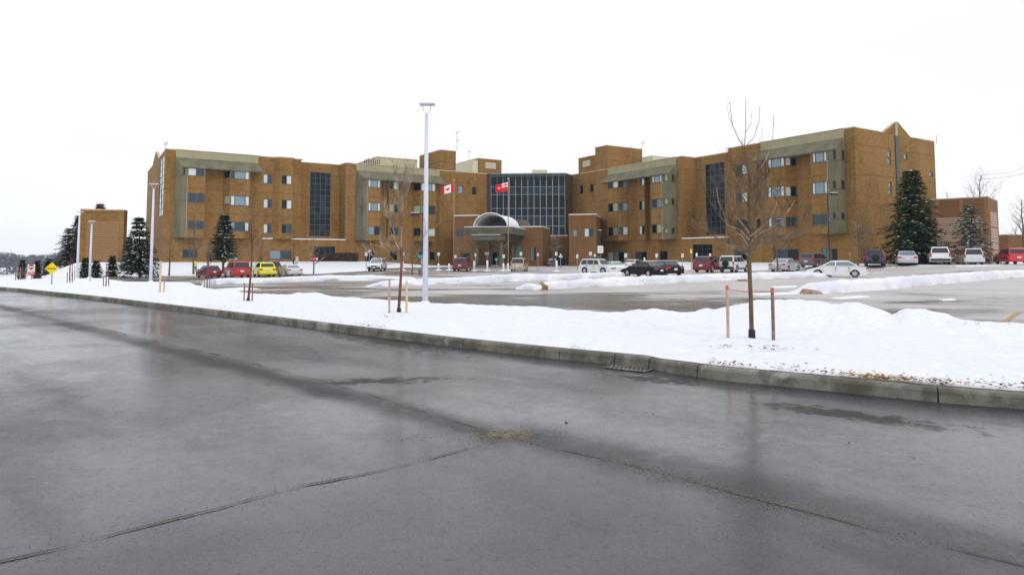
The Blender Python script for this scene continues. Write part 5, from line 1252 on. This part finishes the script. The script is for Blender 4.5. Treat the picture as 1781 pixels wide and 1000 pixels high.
sign(545, 450.5, 9.5, 9.5, 78, 'red octagonal stop sign before the left wing\'s tall glass', face='sign_red', shape='oct', text=[('STOP', 0, .24, 'sign_white')], extra=lambda t, zc, w, h: MB_box(t, (.42, 0, zc), (.16, .03, .34), 'tab', 'sign_white'))
def lines(t, zc, w, h):
    for k, q in ((.22, .6), (0, .5), (-.22, .6)): MB_box(t, (0, -.02, zc+h*k), (w*q, .008, h*.07), 'printed_line', 'grey_metal')
def ring(t, zc, w, h):
    b = MB(); n_ = 18; vs = []
    for r in (.30, .44): vs += [(cos(2*pi*i/n_)*w*r, -.02, zc+h*.15+sin(2*pi*i/n_)*w*r) for i in range(n_)]
    b.mesh(vs, [(i, (i+1) % n_, n_+(i+1) % n_, n_+i) for i in range(n_)]); b.build('red_ring', 'sign_red', t); MB_box(t, (0, -.02, zc-h*.32), (w*.6, .008, h*.12), 'printed_line', 'grey_metal')
G_ = 'small white parking signs on posts'
sign(516.5, 450.5, 4.5, 8, 79, 'narrow sign with a red ring left of the stop sign', extra=ring, group=G_)
sign(405.5, 450.2, 14, 4.5, 86, 'wide white sign above the red minivan', extra=lines, group=G_)
for px, yc, w_, h_, lb in ((637, 442, 4.6, 6.5, 'square white sign left of the white car with the black front'), (642.5, 436.8, 3, 4.5, 'highest small white sign above the hedge\'s end'), (701.5, 442, 3.6, 5.5, 'white sign behind the young staked tree\'s trunk'),
        (763, 442, 4.2, 5.4, 'white sign between the tallest lamp post and the left flagpole'), (792, 446.5, 3.8, 5.6, 'white sign over the dark red minivan'), (827, 443.5, 2.8, 4.6, 'small cream sign beside the leftmost canopy column'),
        (876, 446, 4, 6, 'white sign at the teal glass door'), (906, 441.5, 3.8, 6, 'white sign above the beige minivan'), (935.5, 443, 3, 5, 'small cream sign right of the canopy'), (967.5, 441.5, 4.2, 6, 'white sign above the dark teal sedan'),
        (1004, 445.7, 3.4, 6.4, 'white sign above the dark navy sedan'), (1027, 441, 4.4, 6, 'white sign over the car behind the white sport utility'), (1034.5, 444.2, 3.2, 4.2, 'smallest sign, left of the lantern post'), (1088, 444.5, 4.2, 6.4, 'white sign above the white sedan'),
        (1142, 444.5, 4, 6.4, 'white sign above the black sedan\'s boot'), (1187, 444.5, 4, 6.4, 'white sign left of the dark grid window'), (1235, 444, 3.8, 6, 'white sign in front of the dark grid window')):
    sign(px, yc, w_, h_, 88 if px < 1120 else 84, lb, extra=lines, group=G_)
sign(847, 441, 7.6, 4.6, 92, 'wide pale blue sign hanging before the canopy column', face='glass_sky', extra=lines)
sign(863.5, 451, 5, 3.6, 84, 'low pale green sign left of the teal glass door', face='sign_green', extra=None)
sign(975, 445, 4, 5.5, 96, 'green and white cross-shaped sign right of the canopy', face='sign_green', extra=lambda t, zc, w, h: (MB_box(t, (0, -.03, zc-h*.25), (w*1.8, .02, h*.3), 'cross_arm', 'sign_white'), MB_box(t, (0, -.03, zc), (w*.5, .02, h*1.3), 'cross_bar', 'sign_white')))
sign(1044.3, 434, 9.6, 12.5, 90, 'large white notice on the lantern post', text=[('HOSPITAL', .24, .14, 'grey_metal'), ('MAIN', 0, .14, 'grey_metal'), ('ENTRANCE', -.24, .13, 'grey_metal')] if False else None, extra=lines)
sign(733, 446.5, 11, 6.5, 60, 'teal sign on the post beside the tallest lamp post', face='sign_blue', extra=None)
sign(734.5, 454, 4.4, 6, 59.5, 'red and white notice below the teal sign', face='sign_white', extra=lambda t, zc, w, h: MB_box(t, (0, -.02, zc), (w*.7, .01, h*.6), 'red_panel', 'sign_red'))
sign(1202, 437, 4, 7, 86, 'yellow marker plate beside the tallest bollard', face='sign_yellow')
sign(1478, 441, 7, 5.5, 86, 'orange-red round sign before the right wing\'s end wall', face='ribbon', shape='round')
# concrete planter at the foot of the black lamp post
p = on_ground(734, 479.5); o = MB(); o.tube([(0, 0, 0), (0, 0, .5), (0, 0, .55)], [.30, .36, .34], 8); q = o.build('planter', 'concrete'); q.location = p; tag(q, 'small concrete tub at the foot of the black lamp post', 'planter')
# person in a high visibility jacket crossing by the left trees
pp = on_ground(338.5, 476)
me = bpy.data.meshes.new('person'); vsk = [(0, 0, .95), (0, 0, 1.2), (0, 0, 1.42), (0, 0, 1.52), (.03, 0, 1.66), (.10, .02, .92), (.13, .10, .50), (.13, -.03, .08), (.14, .13, .05), (-.10, .02, .92), (-.13, -.12, .50), (-.15, -.26, .10), (-.15, -.12, .05), (.2, 0, 1.40), (.27, .05, 1.12), (.25, .18, .92), (-.2, 0, 1.40), (-.28, -.04, 1.12), (-.27, .08, .90)]
es = [(0, 1), (1, 2), (2, 3), (3, 4), (0, 5), (5, 6), (6, 7), (7, 8), (0, 9), (9, 10), (10, 11), (11, 12), (2, 13), (13, 14), (14, 15), (2, 16), (16, 17), (17, 18)]
me.from_pydata(vsk, es, []); person = bpy.data.objects.new('person', me); col.objects.link(person); person.location = pp; me.materials.append(M['hivis'])
sk = person.modifiers.new('skin', 'SKIN'); rad = [.15, .15, .17, .06, .10, .10, .075, .05, .045, .10, .075, .05, .045, .075, .05, .04, .075, .05, .04]
for i, r in enumerate(rad): me.skin_vertices[0].data[i].radius = (r, r)
me.skin_vertices[0].data[0].use_root = True
ss = person.modifiers.new('sub', 'SUBSURF'); ss.levels = 1; ss.render_levels = 1
tag(person, 'person walking in a bright yellow jacket near the left parked cars', 'person')
for (z0, z1, r0, r1, nm, mm_) in ((.06, .96, .16, .19, 'trousers', 'jeans'),):
    b = MB()
    for k, (kx, ky) in ((1, (.13, .10)), (-1, (-.13, -.12))): b.tube([(k*.10, .02, .93), (kx, ky, .50), (k*.14, ky*.6-.03, .12)], [.125, .095, .07], 8)
    b.build(nm, mm_, person)
bm = bmesh.new(); bmesh.ops.create_uvsphere(bm, u_segments=10, v_segments=8, radius=.125); m3 = bpy.data.meshes.new('head'); bm.to_mesh(m3); bm.free(); m3.materials.append(M['skin']); hd_ = bpy.data.objects.new('face', m3); col.objects.link(hd_); hd_.parent = person; hd_.location = (.03, -.01, 1.67); hd_.scale = (.85, .95, 1.1)
bm = bmesh.new(); bmesh.ops.create_uvsphere(bm, u_segments=10, v_segments=8, radius=.135); m3 = bpy.data.meshes.new('hat'); bm.to_mesh(m3); bm.free(); m3.materials.append(M['jeans']); hd_ = bpy.data.objects.new('hat', m3); col.objects.link(hd_); hd_.parent = person; hd_.location = (.03, .0, 1.73); hd_.scale = (.9, 1, .8)
# ---------------------------------------------------------------- bare trees
def rnd(a, b): return random.uniform(a, b)
def grow(b, p, d, L, r, lv, mi=0, up=.25, split=3, seg=5, wig=.18, side=.7, sides=4, ratio=.55, tip=.15):
    """one branch and its children"""
    pts = [p.copy()]; rr_ = [r]; q = p.copy(); d = d.normalized()
    for i in range(seg):
        d = (d+Vector((rnd(-wig, wig), rnd(-wig, wig), rnd(-wig, wig)+up*.5))).normalized(); q = q+d*L/seg; pts.append(q.copy()); rr_.append(r*(1-(1-tip)*(i+1)/seg))
    b.tube(pts, rr_, sides if lv > 0 else 3, mi, cap=False)
    if lv <= 0: return
    for k in range(split):
        t = rnd(.25, 1.); i = min(seg-1, int(t*seg)); base = pts[i].lerp(pts[i+1], t*seg-i); dd = (pts[i+1]-pts[i]).normalized()
        ax = dd.cross(Vector((rnd(-1, 1), rnd(-1, 1), rnd(-1, 1)))).normalized(); nd = (dd*(1-side*.5)+ax*side).normalized()
        grow(b, base, nd, L*ratio*rnd(.7, 1.15), rr_[i]*.6, lv-1, mi, up, split, max(3, seg-1), wig, side, sides, ratio, tip)
def bare_tree(base, h, r, label, name='bare_tree', n=16, z0=.3, spread=.5, lv=2, twig='twig', bark='bark', split=4, up=.25, lean=0., snow=0, group='bare trees around the hospital', rscale=1.):
    t = empty(name, base, 0, label, 'tree', group); b = MB(); seg = 8; pts = []; q = Vector((0, 0, -.15))
    for i in range(seg+1): pts.append(q+Vector((lean*h*i/seg+rnd(-.012, .012)*h, rnd(-.012, .012)*h, h*.92*i/seg)))
    pts[0] = q; b.tube(pts, [r*(1-.85*i/seg) for i in range(seg+1)], 7, cap=False); b.build('trunk', bark, t, smooth=True)
    c = MB()
    for k in range(n):
        f = z0+(1-z0)*(k+rnd(0, 1))/n; i = min(seg-1, int(f*seg)); p = pts[i].lerp(pts[i+1], f*seg-i); a = k*2.4+rnd(-.4, .4)
        e = rnd(.1, .6)+f*.5; d = Vector((cos(a), sin(a), e)); ln = h*spread*(1.05-f*.75)*rnd(.75, 1.1)
        grow(c, p, d, ln, max(r*.34*(1.15-f)*rscale, .009*rscale), lv, 0, up, split)
    c.build('crown', twig, t)
    return t
# the staked young trees on the verge
GT = 'young staked trees on the snowy verge'
def stake(px, yb, yt, Y, label, m_='stake', w=.045, top=None):
    p = onY(px, yb, Y); z1 = onY(px, yt, Y).z; b = MB(); b.box((0, 0, (z1-p.z)/2-.08), (w, w, z1-p.z+.16), rz=.4); o = b.build('tree_stake', m_, bevel=.004); o.location = p
    if top: c = MB(); c.tube([(0, 0, z1-p.z-.07), (0, 0, z1-p.z-.035), (0, 0, z1-p.z+.006)], [w*.62, w*.75, w*.66], 7); c.build('ribbon_wrap', 'ribbon', o)
    return tag(o, label, 'stake', 'wooden stakes beside the young trees'), p, z1
base = onz(1308, 594, .19); Y1 = base.y
t1 = empty('young_tree', base, 0, 'tall bare young tree between two stakes on the snowy verge, right side', 'tree', GT); Y_ = Y1
def tp(px, py, dy=0.): q = onY(px, py, Y_+dy); return q-base
trunk = [tp(1308, 596), tp(1307, 560), tp(1306, 520), tp(1304, 480), tp(1303, 448), tp(1304, 420, .03), tp(1303, 390), tp(1302, 350), tp(1304, 318, -.03), tp(1300, 290), tp(1297, 272), tp(1295, 256)]
b = MB(); b.tube(trunk, [.038, .035, .034, .033, .038, .028, .026, .022, .017, .012, .010, .008], 9, cap=False); b.build('trunk', 'bark', t1, smooth=True)
c = MB(); random.seed(11)
for pts, r in (([(1295, 256), (1285, 243), (1274, 218), (1269, 178)], .006), ([(1295, 256), (1297, 225), (1297, 172)], .006), ([(1296, 256), (1311, 240), (1320, 212), (1322, 184)], .005), ([(1304, 318), (1318, 300), (1334, 275), (1344, 240), (1346, 200)], .006), ([(1275, 221), (1268, 205), (1264, 180)], .003), ([(1298, 230), (1306, 215), (1308, 190)], .003), ([(1318, 300), (1326, 262), (1325, 225)], .004)):
    P3 = [tp(x, y, rnd(-.05, .05)) for x, y in pts]; c.tube(P3, [r*1.3*(1-.5*i/(len(P3)-1)) for i in range(len(P3))], 4, cap=False)
    for _ in range(3):
        i = random.randrange(len(P3)-1); grow(c, P3[i].lerp(P3[i+1], rnd(0, 1)), (P3[i+1]-P3[i])+Vector((rnd(-.1, .1), rnd(-.1, .1), 0)), rnd(.08, .2), r*.6, 0, up=.3, tip=.4)
# long low boughs: photo columns and rows of where each one runs
boughs = [([(1303, 446), (1290, 437), (1272, 430), (1252, 418), (1222, 398), (1206, 400)], .011), ([(1303, 444), (1286, 428), (1268, 425), (1262, 440)], .009), ([(1304, 440), (1322, 428), (1350, 420), (1380, 415), (1398, 392), (1404, 372)], .012),
          ([(1304, 436), (1320, 415), (1345, 424), (1386, 408)], .008), ([(1303, 430), (1290, 410), (1275, 398), (1262, 380), (1250, 352), (1246, 325)], .011), ([(1303, 425), (1318, 408), (1338, 398), (1358, 386), (1372, 366), (1382, 350)], .010),
          ([(1303, 418), (1288, 400), (1266, 392), (1248, 372), (1236, 352)], .009), ([(1303, 412), (1322, 398), (1340, 380), (1350, 358), (1352, 335)], .009), ([(1303, 405), (1290, 388), (1275, 372), (1268, 345), (1262, 320)], .009), ([(1304, 398), (1316, 380), (1326, 356), (1330, 330), (1336, 305)], .009),
          ([(1303, 388), (1288, 372), (1280, 350), (1276, 325), (1262, 305)], .008), ([(1302, 375), (1314, 358), (1320, 335), (1322, 312)], .007), ([(1302, 362), (1292, 345), (1287, 322), (1280, 295)], .007), ([(1303, 350), (1313, 332), (1326, 312), (1330, 290)], .006), ([(1303, 335), (1294, 318), (1286, 300), (1268, 282)], .005), ([(1303, 325), (1312, 312), (1316, 290), (1320, 268)], .005)]
for pts, r in boughs:
    dz = rnd(-.55, .55); P3 = [tp(x, y, dz*i/(len(pts)-1)) for i, (x, y) in enumerate(pts)]; r *= 1.45; c.tube(P3, [r*(1-.72*i/(len(P3)-1)) for i in range(len(P3))], 5, cap=False)
    for k in range(20):
        i = random.randrange(len(P3)-1); t = rnd(0, 1); p0 = P3[i].lerp(P3[i+1], t); dd = (P3[i+1]-P3[i]).normalized(); s3 = random.choice((-1, 1)); nd = dd*.7+Vector((s3*rnd(.2, .8), rnd(-.7, .7), rnd(.1, .7)))
        grow(c, p0, nd, rnd(.16, .42), r*.40, 1, 1, up=.35, split=4, seg=4, wig=.2, tip=.3)
for k in range(24):      # shoots all round the stem, towards and away from the viewer
    f = rnd(.30, .95); i = int(4+f*6); p0 = trunk[i].lerp(trunk[i+1], rnd(0, 1)); a = rnd(0, 6.28); grow(c, p0, Vector((cos(a), sin(a), rnd(.2, .9))), rnd(.25, .66)*(1.2-f*.6), .0075, 2, 1, up=.35, split=3, seg=5, wig=.2, tip=.3)
c.build('crown', ['twig_pale', 'twig'], t1)
b = MB(); g0 = tp(1308, 596); b.tube([g0+V2(0, 0, -.03), g0+V2(0, 0, .205)], [.056, .052], 10); b.build('trunk_guard', 'rubber_black', t1)
_, sp1, sz1 = stake(1266.5, 588, 497, Y1+.05, 'pale wooden stake left of the tall bare young tree', 'stake_pale', .036, True)
_, sp2, sz2 = stake(1345.5, 596, 501, Y1-.12, 'reddish wooden stake right of the tall bare young tree', 'stake', .040, True)
b = MB(); A3 = V2(sp1.x, sp1.y, sz1-.05); B3 = V2(sp2.x, sp2.y, sz2-.06); mid3 = base+tp(1304, 507); pts = []
for i in range(13):
    t = i/12; q = A3.lerp(B3, t); q.z -= .03*sin(pi*t); q.y += (mid3.y+.045-q.y)*sin(pi*t)*.8; pts.append(q)
b.tube(pts, .0065, 4); tag(b.build('tie_ribbon', 'ribbon'), 'orange ribbon tied between the two stakes round the young tree', 'ribbon')
# second young tree, by the tall white lamp post
base = onz(693, 546, .19); Y_ = base.y; t2 = empty('young_tree', base, 0, 'bare forked young tree between a white and a yellow stake', 'tree', GT)
tr = [tp(693, 547), tp(696, 500), tp(698, 470), tp(699, 445), tp(698, 430)]; b = MB(); b.tube(tr, [.040, .034, .031, .036, .030], 8, cap=False); b.build('trunk', 'bark_red', t2, smooth=True); c = MB()
for pts, r in (([(698, 440), (698, 400), (700, 360), (703, 325), (704, 285)], .017), ([(698, 445), (688, 420), (682, 392), (676, 380), (671, 368)], .014), ([(699, 372), (695, 350), (690, 325), (688, 295)], .009), ([(701, 360), (708, 335), (716, 312), (720, 292)], .008), ([(671, 368), (668, 352), (672, 325)], .006),
        ([(698, 446), (680, 438), (665, 430), (645, 424)], .008), ([(698, 452), (685, 458), (672, 460), (655, 448), (640, 440)], .008), ([(700, 448), (715, 440), (730, 425), (742, 405)], .008), ([(700, 452), (712, 450), (724, 438)], .007)):
    r *= 1.35; dz = rnd(-.35, .35); P3 = [tp(x, y, dz*i/(len(pts)-1)) for i, (x, y) in enumerate(pts)]; c.tube(P3, [r*(1-.65*i/(len(P3)-1)) for i in range(len(P3))], 5, cap=False)
    for k in range(13):
        i = random.randrange(len(P3)-1); p0 = P3[i].lerp(P3[i+1], rnd(0, 1)); dd = (P3[i+1]-P3[i]).normalized(); nd = dd*.8+Vector((rnd(-.8, .8), rnd(-.6, .6), rnd(0, .7))); grow(c, p0, nd, rnd(.2, .6), r*.5, 1, up=.3, split=3, seg=4, tip=.4)
c.build('crown', 'twig_pale', t2); b = MB(); g0 = tp(693, 547); b.tube([g0+V2(0, 0, -.03), g0+V2(.015, 0, .15)], [.058, .050], 9); b.build('trunk_guard', 'rubber_black', t2)
stake(677, 543, 488, Y_, 'white-pink stake left of the forked young tree', 'stake_pale', .045); stake(707, 547, 488, Y_-.1, 'yellow stake right of the forked young tree', 'stake_yellow', .045)
# third, farther along
base = onz(432, 525, .19); Y_ = base.y; t3 = empty('young_tree', base, 0, 'slender young tree with a dark guard in front of the yellow car', 'tree', GT)
tr = [tp(431.5, 526), tp(434, 500), tp(437, 470), tp(438, 440), tp(438, 405), tp(440, 372)]; b = MB(); b.tube(tr, [.040, .034, .030, .024, .015, .006], 7, cap=False); b.build('trunk', 'bark_red', t3, smooth=True); c = MB()
for k in range(26):
    i = random.choice((2, 3, 3, 4)); p0 = tr[i].lerp(tr[i+1], rnd(0, 1)); a = rnd(0, 6.28); grow(c, p0, Vector((cos(a), sin(a), rnd(.5, 1.2))), rnd(.4, .95), .009, 1, up=.35, split=4, seg=5)
c.build('crown', 'twig_grey', t3); b = MB(); g0 = tp(431.5, 526); b.tube([g0+V2(0, 0, -.03), g0+V2(0, 0, .13)], [.055, .05], 8); b.build('trunk_guard', 'rubber_black', t3)
stake(424.5, 524, 492, Y_, 'left stake of the slender young tree before the yellow car', 'stake', .04); stake(438.5, 524, 492, Y_-.1, 'right stake of the slender young tree before the yellow car', 'stake', .04)
stake(278, 511, 454, onz(278, 511, .15).y, 'lone orange-brown post with a snowy top on the left verge', 'stake_yellow', .07); stake(285, 511, 488, onz(285, 511, .15).y, 'thin pale stake beside the lone orange-brown post', 'stake_pale', .05)
for px, yb, yt, w, lb in ((31, 492, 440, .5, 'leftmost sapling, left of the do not enter sign'), (39, 489, 452, .4, 'sapling close beside the do not enter sign'), (121, 497.5, 432, .8, 'sapling right of the yellow diamond sign'), (125, 487, 440, .5, 'sapling behind the one right of the yellow diamond sign'), (184, 505, 446, .5, 'thin sapling in front of the small spruces'), (156, 494, 470, .3, 'tiny sapling below the shortest lamp post'), (360, 503, 440, .8, 'sapling with pale twigs before the small dark red hatchback')):
    p = onz(px, yb, .05); h = onY(px, yt, p.y).z-p.z; bare_tree(p, h, .035, lb, 'sapling', n=9, z0=.35, spread=.22, lv=1, twig='twig_grey', bark='bark_red', split=3, up=.5, group='thin saplings along the far verge')
    b = MB(); b.tube([(0, 0, -.05), (0, 0, .16)], .05, 6); 
    for k in (-1, 1):
        if h > 1.2: stake(px+k*4.5, yb-1, yb-24, p.y, ('left' if k < 0 else 'right')+' stake of the '+lb, 'stake', .04)
# trees by the building
def far_tree(px, yb, yt, Y, label, **k):
    p = onY(px, yb, Y); p.z = ground_z(p.x, p.y)-.1; h = onY(px, yt, Y).z-p.z; return bare_tree(p, h, k.pop('r', .11), label, **k)
far_tree(294.5, 472, 385, 78, 'bare tree with a reddish trunk in front of the left wing\'s corner', n=22, spread=.34, lv=2, twig='twig_grey', bark='bark_red', z0=.28, rscale=1.6)
far_tree(337, 466, 356, 84, 'large pale-twigged bare tree against the left wing', n=24, spread=.34, lv=2, twig='twig_grey', z0=.3, r=.14, rscale=1.5)
far_tree(362, 470, 408, 72, 'small snow-dusted bare tree left of the dark spruce', n=14, spread=.36, lv=2, twig='twig_grey', rscale=1.4)
far_tree(455, 466, 400, 80, 'bare tree above the yellow car', n=18, spread=.4, lv=2, twig='twig_grey', rscale=1.5)
far_tree(510, 466, 402, 82, 'dark bare tree left of the stop sign', n=14, spread=.42, lv=2, twig='twig_grey', z0=.25, rscale=1.7)
far_tree(545, 466, 400, 84, 'bare tree with snowy limbs in front of the tall left glass', n=16, spread=.45, lv=2, twig='twig_pale', z0=.25, rscale=1.8)
far_tree(717, 476, 432, 62, 'short bare tree right of the forked young tree', n=10, spread=.3, lv=1, twig='twig', r=.07)
far_tree(805, 466, 405, 100, 'thin bare tree before the left brick podium', n=14, spread=.42, lv=2, twig='twig_grey', rscale=1.6, r=.1)
far_tree(963, 462, 400, 112, 'dark spreading bare tree right of the canopy', n=16, spread=.52, lv=2, twig='twig_grey', z0=.35, rscale=2.2, r=.2)
far_tree(1352, 470, 335, 76, 'wide bare tree behind the tall staked one', n=26, spread=.30, lv=2, twig='twig_grey', z0=.25, rscale=1.4)
far_tree(1494, 470, 350, 76, 'bare tree with snow-lined twigs in front of the right wing\'s end', n=24, spread=.30, lv=2, twig='twig_grey', z0=.36, rscale=1.5, bark='bark', r=.15)
far_tree(1709, 440, 292, 122, 'large bare tree rising behind the right service block', n=20, spread=.55, lv=3, split=3, twig='twig_grey', z0=.55, r=.3, rscale=1.3)
far_tree(1650, 440, 322, 125, 'bare tree peeping between the hospital and the right service block', n=16, spread=.3, lv=2, twig='twig_grey', z0=.5, r=.2)
far_tree(1782, 470, 335, 100, 'bare tree at the right edge above the lowest brick block', n=20, spread=.42, lv=2, twig='twig_grey', z0=.3, r=.22, rscale=1.5)
far_tree(140, 475, 402, 118, 'purplish bare tree left of the left service block', n=24, spread=.4, lv=2, twig='twig_grey', z0=.2, rscale=1.8, r=.15)
far_tree(104, 475, 432, 125, 'low bare bush-like tree right of the yellow diamond sign', n=20, spread=.5, lv=2, twig='twig_grey', z0=.12, rscale=1.8)

# ---------------------------------------------------------------- conifers
def conifer(base, h, w, label, m_='needles', snow=.2, z0=.06, lean=0., rows=None, dens=1., name='spruce_tree', seed=1, ragged=.25, group='evergreens around the hospital', cat='tree'):
    random.seed(seed); t = empty(name, base, 0, label, cat, group); b = MB(); b.tube([(0, 0, -.3), (lean*h*.5, 0, h*.5), (lean*h, 0, h*.97)], [h*.020+.03, h*.012+.015, .01], 7, cap=False); b.build('trunk', 'bark', t)
    c = MB(); s_ = MB(); rows = rows or int(h*2.6+11)
    for k in range(rows):
        f = (k+rnd(0, 1))/rows; z = h*(z0+(1-z0)*f); R = w/2*(1-f)**.72*(rnd(1-ragged, 1+ragged*.6))+.05*w; n_ = max(4, int((8+4*(1-f))*dens)); a0 = rnd(0, 6.28)
        for j in range(n_):
            a = a0+j*6.283/n_+rnd(-.3, .3); rr_ = R*rnd(.62, 1.1); d = Vector((cos(a), sin(a), 0)); droop = -.16*rr_+rnd(-.05, .05)*h*.1; P0 = Vector((lean*z, 0, z)); up = .35*(f-.4)*rr_
            m2 = max(3, int(rr_/(.16+.012*h))); sz = .12+.018*h
            for i in range(m2+1):
                u = (i+.6)/(m2+.6); q = P0+d*rr_*u+Vector((0, 0, droop*u*u+up*u)); wd_ = (1-.55*u)
                for kk in range(3):
                    x = Vector((-d.y, d.x, 0)); o_ = x*rnd(-1, 1)*sz*1.6*wd_+Vector((0, 0, rnd(-.5, .25)*sz)); dir_ = (d*rnd(.5, 1)+x*rnd(-.9, .9)+Vector((0, 0, rnd(-.55, .25)))).normalized(); n2 = dir_.cross(Vector((rnd(-.4, .4), rnd(-.4, .4), 1))).normalized()
                    p0 = q+o_; L2 = sz*rnd(1.2, 2.2); c.face([p0-n2*sz*.34, p0+dir_*L2*.6-n2*sz*.30+Vector((0, 0, -.04*sz)), p0+dir_*L2, p0+n2*sz*.34], 0)
                if snow and random.random() < snow*(.5+.7*u):
                    p0 = q+Vector((0, 0, sz*.32)); x = Vector((-d.y, d.x, 0)); e = sz*rnd(.5, 1.15)
                    s_.face([p0-d*e*.8-x*e*.5, p0+d*e-x*e*.45+Vector((0, 0, -.2*e)), p0+d*e*1.1+x*e*.4+Vector((0, 0, -.2*e)), p0-d*e*.7+x*e*.55])
                    s_.face([p0-d*e*.8-x*e*.5, p0-d*e*.7+x*e*.55, p0-d*e*.3+Vector((0, 0, e*.3))])
    c.build('crown', m_, t)
    if snow: s_.build('snow_clumps', 'snow_clump', t)
    return t
def con(px, yb, yt, wpx, Y, label, z=None, **k):
    p = onY(px, yb, Y); p.z = ground_z(p.x, p.y)-.05 if z is None else z; h = onY(px, yt, Y).z-p.z; return conifer(p, h, wpx*Y/F, label, **k)
con(1590, 464, 296, 112, 82, 'tallest green spruce, beside the right wing\'s end wall', seed=3, snow=.16, ragged=.4, z0=.02, dens=1.15, m_='needles')
con(1690, 466, 358, 92, 84, 'snow-dusted pine in front of the right service block', seed=5, snow=.55, ragged=.45, m_='needles_blue', z0=.05, dens=.55, name='pine_tree')
con(244, 473, 378, 62, 72, 'broad dark spruce between the left service block and the hospital', seed=7, snow=.14, z0=.10, ragged=.35, m_='needles_dark', lean=-.05)
con(388, 468, 373, 47, 86, 'snow-topped dark spruce against the left wing', seed=9, snow=.42, z0=.28, ragged=.2, m_='needles_dark')
con(148, 474, 449, 21, 70, 'small dark spruce, left of the trio by the left service block', seed=11, snow=.12, m_='needles_dark'); con(167, 474, 452, 21, 70, 'small spruce in the middle of the trio by the left service block', seed=12, snow=.10, m_='needles_dark'); con(195, 471, 445, 20, 74, 'small spruce, right of the trio by the left service block', seed=13, snow=.10, m_='needles_dark')
con(117, 478, 398, 50, 112, 'dark pine left of the left service block', seed=14, snow=.05, m_='needles_dark', ragged=.5); con(84, 480, 450, 34, 100, 'low spruce behind the yellow diamond sign', seed=15, snow=.05, m_='needles_dark')
con(38, 480, 452, 17, 95, 'dark shrub-like spruce left of the do not enter sign', seed=16, snow=0, m_='needles_dark'); con(64, 480, 454, 14, 92, 'narrow dark spruce right of the do not enter sign', seed=17, snow=0, m_='needles_dark')
con(133, 480, 376, 40, 120, 'tall pine whose boughs show left of the service block', seed=18, snow=.04, m_='needles_dark', ragged=.5); con(172, 420, 353.5, 40, 124, 'evergreen tip showing above the left service block', seed=19, snow=.06, m_='bark_red', ragged=.3)
con(222, 470, 412, 26, 92, 'snowy evergreen between the broad spruce and the left service block', seed=20, snow=.5, m_='needles_dark')
# ---------------------------------------------------------------- far wooded ridge at the left, wires at the right
random.seed(5); b = MB(); far_y = 620
for k in range(330):
    Y = rnd(430, 760); px = rnd(-260, 230); x = (px-CX)/F*Y; zg = -14+ (Y-430)*.012; h = rnd(13, 17.5)*(1+.16*nz(px*.03, 1.5)); w = h*rnd(.35, .5); a0 = 0
    for _ in range(110):
        a = rnd(0, 6.28); f = sqrt(random.random()); z = zg+h*(.25+.75*random.random()); s2 = sqrt(max(0, 1-((z-zg)/h-.6)**2*5)) if (z-zg)/h > .6 else 1; q = Vector((x+cos(a)*w*f*s2, Y+sin(a)*w*f*s2, z)); e = rnd(.7, 1.8); d = Vector((rnd(-1, 1), rnd(-1, 1), rnd(.2, 1))).normalized(); n2 = d.cross(Vector((.3, 1, .2))).normalized()
        b.face([q-n2*e*.5, q+d*e*1.3, q+n2*e*.5])
    b.face([(x-.3, Y, zg-2), (x+.3, Y, zg-2), (x+.1, Y, zg+h*.8), (x-.1, Y, zg+h*.8)])
tag(b.build('far_woods', 'far_trees_hazed'), kind='stuff', label='far bluish woods on the low horizon at the left')
b = MB()
for y0, y1 in ((300, 291), (307, 302)): b.tube([onY(1700, y0+6, 190), onY(1760, y0, 190), onY(1781, y1, 190), onY(1900, y1-22, 190)], .05, 4)
tag(b.build('power_line', 'grey_metal'), 'pair of overhead wires at the right above the bare trees', 'wires')
# ---------------------------------------------------------------- pale winter air
hz = MB(); hz.box((0, 410, 10), (2040, 1240, 46)); ho = hz.build('haze', 'haze'); ho['kind'] = 'stuff'; ho['label'] = 'thin pale winter haze over the whole place'
